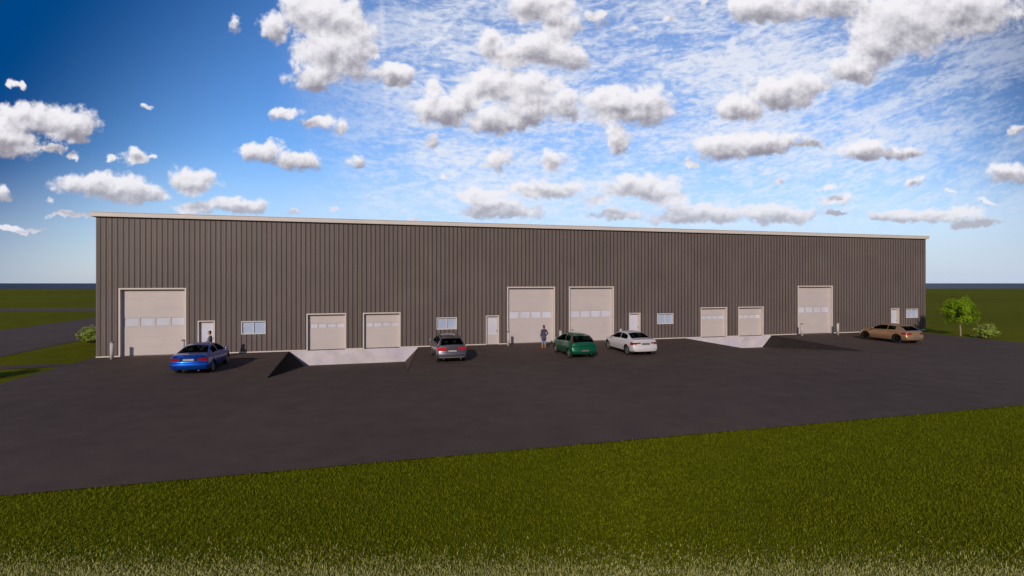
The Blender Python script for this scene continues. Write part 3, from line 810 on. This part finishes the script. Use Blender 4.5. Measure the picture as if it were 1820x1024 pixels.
    root.rotation_euler = (0, 0, h); fwd = Vector((math.cos(h), math.sin(h), 0))
    root.location = p_ - fwd * xr
    tag(root, label, 'car', 'cars parked facing the warehouse')
    return root
SEDAN = dict(L=4.52, W=.905, H=1.43, xr=.98, xf=3.74, wheel=.325, wg=.80, wroof=.56,
    top=[(0, .95), (.08, 1.005), (.35, 1.04), (.62, 1.065), (.85, 1.14), (1.3, 1.325), (1.7, 1.405), (2.15, 1.43), (2.55, 1.395), (3.0, 1.20), (3.35, 1.01), (3.5, .975), (4.1, .86), (4.4, .74), (4.52, .64)],
    belt=[(0, .90), (1.0, .955), (2.5, .93), (3.4, .90), (4.1, .80), (4.52, .60)],
    rear=[(.2, .10), (.33, .02), (.48, .0), (.60, .015), (.66, .06), (.85, .05), (1.0, .03)], front=[(.2, .06), (.4, 0), (.6, .05), (.8, .25)],
    rg=(.66, 1.45), ws=(2.5, 3.38), sg=[(1.08, 1.98), (2.05, 3.2)], doors=(1.32, 3.22, 2.02), bump=(.31, .62), tail=(.40, 1.2, .68, .86, .34, .10), plate=(.76,))
SP1 = dict(SEDAN, valance=paint('blue_paint', (.001, .082, .52), .72, .26), paint=('blue_paint', (.001, .082, .52), .72, .26), plate=(.775,), platefr=M_CHROME, platem=M_PLATE, lidw=.60, bump=(.26, .62), tailmat=M_TAIL)
SP4 = dict(SEDAN, paint=('white_pearl_paint', (.70, .66, .67), .15, .30), L=4.58, xf=3.72, spokes=7, tailmat=mat('crimson_lamp_lens', (.26, .006, .015), .12, 0, .7, coat=.8), tail=(.36, 1.2, .70, .87, .40, .16), platem=M_PLATED,
    top=[(0, .97), (.08, 1.03), (.3, 1.06), (.55, 1.075), (.85, 1.16), (1.35, 1.34), (1.75, 1.41), (2.15, 1.43), (2.55, 1.395), (3.0, 1.20), (3.4, .99), (3.55, .955), (4.15, .85), (4.46, .73), (4.58, .62)],
    belt=[(0, .91), (1.0, .97), (2.5, .92), (3.4, .88), (4.1, .80), (4.58, .58)], bump=(.27, .62), plate=(.77,))
SP2 = dict(SEDAN, paint=('silver_lilac_paint', (.16, .148, .18), .7, .30), L=4.33, W=.895, H=1.50, xr=.86, xf=3.44, wheel=.335, wg=.79, wroof=.575,
    top=[(0, .99), (.06, 1.03), (.16, 1.07), (.4, 1.27), (.62, 1.40), (.85, 1.455), (1.6, 1.50), (2.2, 1.485), (2.45, 1.45), (2.9, 1.23), (3.2, 1.04), (3.4, .99), (4.0, .88), (4.25, .76), (4.33, .66)],
    belt=[(0, .93), (.9, 1.0), (2.4, .96), (3.3, .93), (4.0, .82), (4.33, .62)],
    rear=[(.2, .12), (.34, .02), (.48, .0), (.60, .015), (.68, .05), (.85, .045), (1.0, .05)],
    rg=(.12, .68), ws=(2.4, 3.22), sg=[(.66, 1.12), (1.18, 1.95), (2.02, 3.05)], doors=(1.12, 3.08, 1.98), bump=(.36, .62), tail=(.36, 1.2, .74, .92, .34, .0), plate=(.70,), exh=(-.5, .5), rails=True, spoiler=True,
    valance=mat('grey_valance', (.16, .15, .14), .5), mirmat=mat('silver_cap', (.6, .62, .64), .2, .8), tailmat=mat('bright_red_lens', (.62, .008, .02), .12, 0, .7, coat=.8), roofmat=mat('dark_roof', (.02, .022, .02), .2, 0, .5, coat=1))
SP3 = dict(SEDAN, paint=('green_paint', (.002, .125, .058), .5, .28), L=3.95, W=.865, H=1.47, xr=.68, xf=3.13, wheel=.305, wg=.765, wroof=.56,
    top=[(0, .90), (.06, .945), (.14, .985), (.42, 1.20), (.66, 1.35), (.95, 1.43), (1.5, 1.47), (1.95, 1.45), (2.2, 1.40), (2.65, 1.19), (3.0, 1.0), (3.2, .95), (3.7, .83), (3.88, .72), (3.95, .62)],
    belt=[(0, .86), (.8, .99), (1.6, .94), (2.4, .90), (3.1, .87), (3.7, .77), (3.95, .56)],
    rear=[(.2, .10), (.33, .02), (.46, .0), (.56, .02), (.62, .05), (.85, .06), (1.0, .08)],
    rg=(.13, .74), ws=(2.15, 3.0), sg=[(.72, 1.42), (1.5, 2.85)], doors=(1.42, 2.85, None), bump=(.28, .60), tail=None, tall_tail=True, lidw=.58, plate=(.50,), platem=mat('brown_plate_face', (.17, .15, .12), .5), spoiler=True,
    valance=M_BLACK, tailmat=M_TAILD)
SP5 = dict(SEDAN, paint=('bronze_paint', (.52, .31, .155), .60, .30), L=4.25, W=.90, H=1.42, xr=.86, xf=3.44, wheel=.345, wg=.79, wroof=.57, rim=M_RIMB, spokes=5,
    top=[(0, .90), (.06, .95), (.2, 1.005), (.55, 1.19), (.9, 1.315), (1.3, 1.382), (1.9, 1.42), (2.3, 1.392), (2.75, 1.18), (3.15, .98), (3.3, .94), (3.9, .84), (4.15, .73), (4.25, .63)],
    belt=[(0, .86), (.8, 1.0), (1.8, .945), (2.6, .91), (3.3, .87), (3.9, .79), (4.25, .58)],
    rear=[(.2, .10), (.33, .02), (.46, .0), (.60, .02), (.68, .06), (.85, .07), (1.0, .10)],
    rg=(.2, .92), ws=(2.28, 3.15), sg=[(1.05, 1.66), (1.72, 2.98)], doors=(1.62, 3.02, None), bump=(.28, .62), tail=(.42, 1.2, .70, .86, .50, .0), plate=(.52,), platem=M_PLATED, platefr=M_PLATED, spoiler=True, tailmat=M_TAIL)
make_car('sedan_car', 'glossy blue four-door sedan with chrome plate frame, in front of the standing man', 8.40 - .82, 7.18, SP1)
make_car('hatchback_car', 'silver lilac hatchback with wide bright red lamps and dark roof, seen from behind', 20.18 + .80, 6.88, SP2)
make_car('hatchback_car', 'small dark green three-door hatchback beside the woman in boots', 28.25 + .78, 7.52, SP3)
make_car('sedan_car', 'white four-door sedan with a dark number plate beside the green hatchback', 32.36 + .82, 7.22, SP4)
make_car('coupe_car', 'bronze brown sloping-back coupe with black rims near the warehouse corner', 55.05 + .80, 7.12, SP5)

# ------------------------------------------------------------------ people
M_SKIN = mat('skin', (.52, .29, .20), .55, noise=(12, .06))
def remesh(o, vox, smooth=6):
    m = o.modifiers.new('remesh', 'REMESH'); m.mode = 'VOXEL'; m.voxel_size = vox; m.use_smooth_shade = True
    if smooth:
        k = o.modifiers.new('smooth', 'SMOOTH'); k.factor = .5; k.iterations = smooth
    return o
def hand(bm, wrist, d, palmn, thumb, curl=.5, size=1.0):
    """wrist, direction of the hand, palm normal, thumb side: five separate fingers"""
    wrist, d, n, th = Vector(wrist), Vector(d).normalized(), Vector(palmn).normalized(), Vector(thumb).normalized()
    c = wrist + d * .045 * size
    for k in (-1, -.33, .33, 1): add_tube(bm, [wrist + th * k * .018 * size, wrist + d * .09 * size + th * k * .030 * size], [.014 * size, .013 * size], 8, 2)
    for k, (off, ln) in enumerate(((.033, .072), (.011, .082), (-.011, .076), (-.033, .060))):
        b_ = wrist + d * .088 * size + th * off * size; pts = [b_]; a_ = curl * .3; r_ = [.0092, .0088, .0082, .0072]
        for q in range(3):
            dd = d * math.cos(a_) + n * math.sin(a_); pts.append(pts[-1] + dd * ln * size * (.42, .32, .26)[q]); a_ += curl * .75
        add_tube(bm, pts, [x * size for x in r_], 7, 2)
    b_ = wrist + d * .03 * size + th * .024 * size
    add_tube(bm, [b_, b_ + (d * .6 + th * .7 + n * .25) * .038 * size, b_ + (d * .95 + th * .65 + n * .5) * .068 * size], [.0125 * size, .011 * size, .009 * size], 7, 2)
def head(bm, c, f, s=1.0):
    """head centred at c, facing f (horizontal unit vector)"""
    c, f = Vector(c), Vector(f).normalized(); sd = Vector((-f.y, f.x, 0)); up = Vector((0, 0, 1))
    rot = Matrix((f, sd, up)).transposed()
    E = lambda o, r: add_ell(bm, c + (f * o[0] + sd * o[1] + up * o[2]) * s, [q * s for q in r], rot, 2)
    E((-.012, 0, .035), (.092, .074, .085)); E((.012, 0, -.035), (.072, .060, .078)); E((.035, 0, -.085), (.042, .040, .034))
    E((.088, 0, -.018), (.022, .014, .024)); E((.078, 0, .015), (.016, .011, .03)); E((.074, 0, -.058), (.014, .026, .009)); E((.076, 0, -.072), (.013, .022, .008))
    for k in (-1, 1):
        E((-.005, k * .076, -.012), (.022, .010, .032)); E((.062, k * .030, .024), (.018, .026, .009)); E((.055, k * .035, -.03), (.025, .022, .022))
def eyes(parent, c, f, s=1.0):
    c, f = Vector(c), Vector(f).normalized(); sd = Vector((-f.y, f.x, 0)); bm = bmesh.new()
    for k in (-1, 1): add_ell(bm, c + (f * .074 + sd * k * .030 + Vector((0, 0, .004))) * s, (.010 * s,) * 3, None, 1)
    mesh_obj('eyes', bm, mat('dark_iris', (.03, .02, .015), .2), parent, True)
def person(name, label, loc, rz): 
    e = empty(name, loc, rz); tag(e, label, 'person'); return e

# local axes: +x is where the person faces, +y their left
def woman(loc, rz):
    e = person('person', 'woman seen from behind in a long purple hooded coat, jeans and tan boots', loc, rz)
    k = 1.64 / 1.70
    V3 = lambda x, y, z: Vector((x * k, y * k, z * k))
    bm = bmesh.new()
    # pelvis, torso, neck
    add_tube(bm, [V3(0, 0, .90), V3(.0, 0, 1.08), V3(0, 0, 1.28), V3(-.005, 0, 1.37)], [.125 * k, .105 * k, .115 * k, .07 * k], 14)
    add_tube(bm, [V3(0, -.15, 1.34), V3(0, .15, 1.34)], [.055 * k, .055 * k], 10)
    add_tube(bm, [V3(-.01, 0, 1.36), V3(.01, 0, 1.50)], [.052 * k, .050 * k], 10)
    hc = V3(.02, 0, 1.585); head(bm, hc, (1, 0, 0), k * .98)
    for sg, fx in ((1, .06), (-1, -.03)):
        add_tube(bm, [V3(0, sg * .08, .90), V3(.015 + fx * .5, sg * .088, .49), V3(-.01 + fx, sg * .09, .09)], [.082 * k, .056 * k, .040 * k], 12)
        add_tube(bm, [V3(-.04 + fx, sg * .09, .045), V3(.13 + fx, sg * .105, .03)], [.042 * k, .032 * k], 10)
    # arms: left hangs, right bent with the hand at the hip
    add_tube(bm, [V3(0, .165, 1.34), V3(-.03, .22, 1.08), V3(.03, .225, .86)], [.044 * k, .036 * k, .026 * k], 10)
    hand(bm, V3(.035, .225, .85), (.12, 0, -1), (0, -1, 0), (1, 0, 0), .6, k)
    add_tube(bm, [V3(0, -.165, 1.34), V3(-.05, -.275, 1.10), V3(.07, -.215, .93)], [.044 * k, .036 * k, .026 * k], 10)
    hand(bm, V3(.075, -.212, .925), (.8, .15, -.6), (0, 1, -.2), (.3, .1, .9), .5, k)
    body = remesh(mesh_obj('body', bm, M_SKIN, e), .0075, 4); eyes(e, hc, (1, 0, 0), k)
    bm = bmesh.new()                                    # coat to mid thigh, sleeves
    add_tube(bm, [V3(0, 0, .70), V3(0, 0, .95), V3(0, 0, 1.10), V3(0, 0, 1.30)], [.19 * k, .168 * k, .15 * k, .135 * k], 18, 2)
    for v in bm.verts: v.co.x *= .78
    add_tube(bm, [V3(-.005, -.15, 1.325), V3(-.005, .15, 1.325)], [.075 * k, .075 * k], 12)
    add_tube(bm, [V3(0, .165, 1.33), V3(-.03, .225, 1.08), V3(.022, .232, .90)], [.066 * k, .057 * k, .046 * k], 12)
    add_tube(bm, [V3(0, -.165, 1.33), V3(-.05, -.285, 1.10), V3(.045, -.235, .965)], [.066 * k, .057 * k, .046 * k], 12)
    coat = remesh(mesh_obj('coat', bm, mat('purple_coat_cloth', (.064, .058, .115), .85, noise=(9, .18), bump=(22, .5, .01)), e), .010, 4)
    bm = bmesh.new()                                    # hood lying on the back, darker inside
    add_tube(bm, [V3(.06, -.10, 1.37), V3(-.07, -.11, 1.34), V3(-.12, 0, 1.27), V3(-.07, .11, 1.34), V3(.06, .10, 1.37)], [.035 * k, .05 * k, .06 * k, .05 * k, .035 * k], 12)
    remesh(mesh_obj('hood', bm, mat('dark_purple_cloth', (.045, .042, .12), .9, noise=(12, .15)), e), .010, 4)
    bm = bmesh.new()
    add_tube(bm, [V3(0, 0, .90), V3(0, 0, .80)], [.13 * k, .115 * k], 12)
    for sg, fx in ((1, .06), (-1, -.03)):
        add_tube(bm, [V3(0, sg * .08, .88), V3(.015 + fx * .5, sg * .088, .49), V3(-.01 + fx, sg * .09, .20)], [.098 * k, .068 * k, .054 * k], 12)
    remesh(mesh_obj('jeans', bm, mat('faded_denim', (.20, .25, .38), .9, noise=(14, .2)), e), .009, 4)
    for sg, fx in ((1, .06), (-1, -.03)):
        bm = bmesh.new()
        add_tube(bm, [V3(-.008 + fx, sg * .09, .27), V3(-.012 + fx, sg * .09, .07)], [.066 * k, .056 * k], 12, 2)
        add_tube(bm, [V3(-.035 + fx, sg * .09, .05), V3(.06 + fx, sg * .097, .045), V3(.15 + fx, sg * .107, .036)], [.05 * k, .046 * k, .038 * k], 12)
        remesh(mesh_obj('boot', bm, mat('tan_boot_leather', (.34, .145, .035), .6, noise=(10, .15)), e), .009, 4)
    bm = bmesh.new()                                    # auburn hair to the collar
    add_ell(bm, hc + V3(-.022, 0, .045), (.098 * k, .088 * k, .092 * k)); add_ell(bm, hc + V3(-.05, 0, -.03), (.068 * k, .088 * k, .105 * k)); add_ell(bm, hc + V3(-.055, 0, -.10), (.055 * k, .075 * k, .07 * k))
    remesh(mesh_obj('hair', bm, mat('auburn_hair', (.14, .035, .022), .6, noise=(30, .3), bump=(60, .5, .006)), e), .009, 3)
def man(loc, rz):
    e = person('person', 'dark-haired man in a grey jacket and white collar standing beyond the blue car', loc, rz)
    k = 1.72 / 1.78
    V3 = lambda x, y, z: Vector((x * k, y * k, z * k))
    bm = bmesh.new()
    add_tube(bm, [V3(0, 0, .95), V3(0, 0, 1.12), V3(.01, 0, 1.32), V3(-.005, 0, 1.44)], [.13 * k, .125 * k, .14 * k, .075 * k], 14)
    add_tube(bm, [V3(-.01, -.175, 1.41), V3(-.01, .175, 1.41)], [.062 * k, .062 * k], 10)
    add_tube(bm, [V3(-.015, 0, 1.42), V3(.015, 0, 1.56)], [.062 * k, .06 * k], 10)
    hc = V3(.03, 0, 1.655); head(bm, hc, (1, 0, 0), k * 1.05)
    for sg in (1, -1):
        add_tube(bm, [V3(0, sg * .09, .94), V3(.01, sg * .10, .51), V3(-.02, sg * .105, .09)], [.088 * k, .06 * k, .044 * k], 12)
        add_tube(bm, [V3(-.05, sg * .105, .05), V3(.15, sg * .125, .035)], [.045 * k, .035 * k], 10)
    # both forearms folded in front of the body
    add_tube(bm, [V3(-.01, .20, 1.40), V3(-.02, .255, 1.13), V3(.20, .12, 1.11)], [.052 * k, .044 * k, .031 * k], 10)
    hand(bm, V3(.205, .115, 1.112), (.35, -.95, .12), (-.9, -.3, 0), (.1, .1, 1), .6, k * 1.08)
    add_tube(bm, [V3(-.01, -.20, 1.40), V3(-.02, -.255, 1.13), V3(.19, -.13, 1.07)], [.052 * k, .044 * k, .031 * k], 10)
    hand(bm, V3(.195, -.125, 1.07), (.45, .9, .1), (-.9, .3, 0), (.1, -.1, 1), .6, k * 1.08)
    remesh(mesh_obj('body', bm, M_SKIN, e), .0075, 4); eyes(e, hc, (1, 0, 0), k * 1.05)
    bm = bmesh.new()
    add_tube(bm, [V3(0, 0, .86), V3(0, 0, 1.08), V3(.005, 0, 1.30), V3(0, 0, 1.38)], [.175 * k, .165 * k, .175 * k, .13 * k], 18, 2)
    for v in bm.verts: v.co.x *= .80; v.co.y *= 1.08
    add_tube(bm, [V3(-.012, -.175, 1.395), V3(-.012, .175, 1.395)], [.082 * k, .082 * k], 12)
    for sg, zz in ((1, 1.11), (-1, 1.07)):
        add_tube(bm, [V3(-.01, sg * .20, 1.39), V3(-.02, sg * .262, 1.13), V3(.15, sg * .165, zz)], [.072 * k, .062 * k, .05 * k], 12)
    remesh(mesh_obj('jacket', bm, mat('grey_jacket_cloth', (.13, .11, .14), .85, noise=(9, .2), bump=(22, .5, .01)), e), .010, 4)
    bm = bmesh.new()
    add_tube(bm, [V3(.10, -.07, 1.37), V3(.055, -.075, 1.465), V3(-.05, -.055, 1.50), V3(-.05, .055, 1.50), V3(.055, .075, 1.465), V3(.10, .07, 1.37)], [.022 * k] * 6, 10)
    add_tube(bm, [V3(.10, 0, 1.20), V3(.095, 0, 1.40)], [.05 * k, .055 * k], 10)
    remesh(mesh_obj('shirt', bm, mat('white_shirt_cloth', (.75, .72, .72), .8), e), .008, 3)
    bm = bmesh.new()
    add_tube(bm, [V3(0, -.03, .95), V3(0, .03, .95)], [.145 * k, .145 * k], 14)
    for sg in (1, -1): add_tube(bm, [V3(0, sg * .09, .93), V3(.01, sg * .10, .51), V3(-.02, sg * .105, .09)], [.105 * k, .078 * k, .066 * k], 12, 2)
    remesh(mesh_obj('trousers', bm, mat('dark_trouser_cloth', (.03, .03, .036), .9), e), .010, 4)
    for sg in (1, -1):
        bm = bmesh.new(); add_tube(bm, [V3(-.06, sg * .105, .05), V3(.06, sg * .115, .05), V3(.17, sg * .127, .036)], [.05 * k, .05 * k, .038 * k], 12)
        remesh(mesh_obj('shoe', bm, mat('black_leather', (.015, .013, .012), .4), e), .010, 3)
    bm = bmesh.new()
    add_ell(bm, hc + V3(-.028, 0, .06), (.098 * k, .086 * k, .085 * k)); add_ell(bm, hc + V3(-.06, 0, -.005), (.055 * k, .080 * k, .085 * k))
    remesh(mesh_obj('hair', bm, mat('black_hair', (.018, .014, .013), .5, noise=(30, .3), bump=(60, .5, .006)), e), .009, 3)
woman(ST(28.12, 3.0), ANG + R(90) + R(6))
man(ST(6.97, 2.45), R(180) + R(20))

# ------------------------------------------------------------------ plants
def leaf_mesh(name, centers, normals, size, rng, m, parent, ax=None, elong=1.7):
    n = len(centers); vs = np.zeros((n * 4, 3), np.float32)
    for i in range(n):
        c = centers[i]
        a_ = Vector(ax[i]) if ax is not None else Vector((rng.gauss(0, 1), rng.gauss(0, 1), rng.gauss(0, .7)))
        nn = Vector(normals[i]).normalized() + Vector((rng.gauss(0, .5), rng.gauss(0, .5), rng.gauss(0, .5)))
        nn.normalize(); a_ = a_ - nn * a_.dot(nn); a_.normalize(); b_ = nn.cross(a_)
        L_ = size * rng.uniform(.6, 1.3); W_ = L_ / elong
        nrm = a_.cross(b_) * L_ * .12
        vs[i * 4] = c; vs[i * 4 + 1] = c + a_ * L_ * .5 + b_ * W_ * .5 + nrm; vs[i * 4 + 2] = c + a_ * L_; vs[i * 4 + 3] = c + a_ * L_ * .5 - b_ * W_ * .5 + nrm
    me = bpy.data.meshes.new(name)
    me.from_pydata(vs.tolist(), [], [(i * 4, i * 4 + 1, i * 4 + 2, i * 4 + 3) for i in range(n)]); me.update()
    return link(name, me, parent, m)
M_BARK = mat('pale_bark', (.30, .235, .17), .9, noise=(9, .25), bump=(30, .8, .01))
M_STEM = mat('green_stem', (.12, .13, .04), .8)
def limb_points(rng, p0, d, length, n, wob, lift=0.0):
    pts = [Vector(p0)]; d = Vector(d).normalized()
    for _ in range(n):
        d = (d + Vector((rng.gauss(0, wob), rng.gauss(0, wob), rng.gauss(0, wob) + lift))).normalized(); pts.append(pts[-1] + d * length / n)
    return pts
def small_tree(loc, label, seed, height=3.5, crown_r=1.45):
    rng = random.Random(seed); e = empty('young_tree', loc); tag(e, label, 'tree')
    bm = bmesh.new(); th = height * .36
    trunk = limb_points(rng, (0, 0, -.05), (.02, .02, 1), height * .8, 6, .035)
    add_tube(bm, trunk, [.075, .062, .052, .042, .034, .024, .012], 10)
    tips = []
    for k in range(17):
        f = .43 + .54 * k / 17; i = f * 6; q = trunk[int(i)].lerp(trunk[min(6, int(i) + 1)], i - int(i))
        an = k * 2.4 + rng.uniform(-.3, .3); el = .28 + .9 * (k / 17)
        ln = crown_r * math.sqrt(max(.15, 1 - ((k / 17 - .38) / .72) ** 2)) * rng.uniform(.72, 1.02)
        lp = limb_points(rng, q, (math.cos(an), math.sin(an), el), ln, 4, .12, .03)
        add_tube(bm, lp, [.026, .021, .016, .012, .007], 6, 2)
        tips += [(lp[2], .27), (lp[3], .33), (lp[4], .34)]
        for s_ in range(2):
            lq = limb_points(rng, lp[2], (math.cos(an + rng.uniform(-1.1, 1.1)), math.sin(an + rng.uniform(-1.1, 1.1)), rng.uniform(-.5, .9)), ln * .5, 3, .15)
            add_tube(bm, lq, [.013, .010, .008, .005], 5, 1); tips += [(lq[3], .28), (lq[2], .24)]
    tips.append((trunk[6], .36))
    mesh_obj('trunk', bm, M_BARK, e, True)
    cs = []
    for (c, r) in tips:
        for _ in range(92):
            v = Vector((rng.gauss(0, 1), rng.gauss(0, 1), rng.gauss(0, .8)))
            cs.append(c + v.normalized() * r * rng.random() ** .45)
    mid = Vector((0, 0, height * .66))
    leaf_mesh('crown', cs, [(c - mid) + Vector((0, 0, .5)) for c in cs], .120, rng, leafy('tree_leaf', (.10, .21, .004), (.38, .52, .025), 2.2, .32), e)
    return e
def shrub(loc, label, seed, height=1.4, rad=1.05):
    rng = random.Random(seed); e = empty('shrub', loc); tag(e, label, 'shrub', 'shrubs on the grass at both ends of the warehouse')
    bm = bmesh.new(); cs, ax = [], []
    for k in range(125):
        an = rng.uniform(0, 6.283); sp_ = rng.random() ** .7
        d = Vector((math.cos(an) * sp_ * 1.15, math.sin(an) * sp_ * 1.15, 1.0 - .62 * sp_))
        ln = height * rng.uniform(.62, 1.02) * (1 - .30 * sp_)
        lp = limb_points(rng, (rng.uniform(-.08, .08), rng.uniform(-.08, .08), 0), d, ln, 5, .10, .05)
        add_tube(bm, lp, [.016, .013, .011, .009, .006, .003], 5, 1)
        for q in range(20):
            f = rng.uniform(.25, 1.0) * 5; i = min(4, int(f)); p_ = lp[i].lerp(lp[i + 1], f - i); dd = (lp[i + 1] - lp[i]).normalized()
            for _ in range(2):
                o = Vector((rng.gauss(0, 1), rng.gauss(0, 1), rng.gauss(0, .6) + .25)).normalized()
                cs.append(p_ + o * .02); ax.append(o * .75 + dd * .7 + Vector((0, 0, .35)))
    mesh_obj('stems', bm, M_STEM, e, True)
    leaf_mesh('foliage', cs, [c - Vector((0, 0, .3)) for c in cs], .15, rng, leafy('shrub_leaf', (.18, .27, .035), (.55, .62, .15), 3.0, .3), e, ax, 2.6)
small_tree(ST(65.6, 4.4, -.03), 'young round-crowned green tree with a bare pale trunk on the right lawn', 5)
shrub(ST(65.80, 6.2, -.03), 'pale green shrub on the right lawn beside the young tree', 3)
shrub(ST(-4.5, -9.3, -.03), 'pale green shrub half hidden behind the left end of the warehouse', 8, 1.46)
tr_ = small_tree(Vector((-27.4, 19.6, -.03)), 'young tree on the left lawn whose shadow reaches the path', 11, 3.4, 1.5)

# grass blades of the near verge and the dry strip in the foreground
def blades(name, n, seed, region, hgt, wid, m, lean=.95):
    rg_ = np.random.default_rng(seed)
    pts = region(rg_, n); n = len(pts)
    an = rg_.uniform(0, 2 * np.pi, n); h = hgt * rg_.uniform(.5, 1.25, n); wd = wid * rg_.uniform(.7, 1.3, n)
    la = rg_.uniform(0, 2 * np.pi, n); ll = np.minimum(np.abs(rg_.normal(0, lean, n)), 1.7) * h
    cx_, cy_ = np.cos(an) * wd, np.sin(an) * wd; lx, ly = np.cos(la) * ll, np.sin(la) * ll
    V_ = np.zeros((n, 5, 3), np.float32); z0 = -.035
    V_[:, 0] = np.stack([pts[:, 0] - cx_, pts[:, 1] - cy_, np.full(n, z0)], 1); V_[:, 1] = np.stack([pts[:, 0] + cx_, pts[:, 1] + cy_, np.full(n, z0)], 1)
    V_[:, 2] = np.stack([pts[:, 0] + cx_ * .7 + lx * .35, pts[:, 1] + cy_ * .7 + ly * .35, z0 + h * .6], 1); V_[:, 3] = np.stack([pts[:, 0] - cx_ * .7 + lx * .35, pts[:, 1] - cy_ * .7 + ly * .35, z0 + h * .6], 1)
    V_[:, 4] = np.stack([pts[:, 0] + lx, pts[:, 1] + ly, z0 + h * np.maximum(.42, 1 - ll / h * .42)], 1)
    me = bpy.data.meshes.new(name)
    me.vertices.add(n * 5); me.vertices.foreach_set('co', V_.reshape(-1))
    b_ = (np.arange(n) * 5)[:, None]
    lv = np.concatenate([b_ + np.array([[0, 1, 2, 3]]), b_ + np.array([[3, 2, 4]])], 1).reshape(-1)
    me.loops.add(n * 7); me.loops.foreach_set('vertex_index', lv.astype(np.int32))
    ls = np.stack([np.arange(n) * 7, np.arange(n) * 7 + 4], 1).reshape(-1)
    me.polygons.add(n * 2); me.polygons.foreach_set('loop_start', ls.astype(np.int32))
    me.update(calc_edges=True); me.validate()
    o = link(name, me, None, m); tag(o, kind='stuff'); return o
def edge_y(x):                                          # front edge of the yard
    a_ = ST(0, TF); return a_.y + (x - a_.x) * math.tan(ANG)
def clump(rg_, x, y, k=.5):
    f = np.sin(x * 3.1 + 1.3 * np.sin(y * 2.3)) * np.sin(y * 3.7 + 1.1 * np.sin(x * 1.9)) + .6 * np.sin(x * 9.1 + 2 * np.sin(y * 7)) * np.sin(y * 8.3)
    return rg_.random(len(x)) < .62 + k * .38 * f
def verge(rg_, n):
    x = rg_.uniform(-26, 32, n); y = 8.6 + rg_.random(n) ** 1.15 * 14
    ok = (y < edge_y(x) + .02 + rg_.normal(0, .03, n)) & (np.abs(x) < y * 1.12 + 1.5)
    dry = 1 / (1 + np.exp((y - 8.62) / .22)); ok &= rg_.random(n) > dry
    ok &= clump(rg_, x, y); return np.stack([x, y], 1)[ok]
def drystrip(rg_, n):
    x = rg_.uniform(-13, 13, n); y = rg_.uniform(6.8, 10.4, n)
    dry = 1 / (1 + np.exp((y - 8.62) / .22)); ok = (rg_.random(n) < dry) & clump(rg_, x, y, .3)
    return np.stack([x, y], 1)[ok]
blades('grass', 800000, 1, verge, .066, .0080, leafy('grass_blade', (.112, .132, .0005), (.225, .248, .006), .9, .3, .9))
blades('dry_grass', 330000, 2, drystrip, .066, .0058, leafy('dry_grass_blade', (.32, .32, .045), (.66, .62, .25), 1.2, .3, .75))
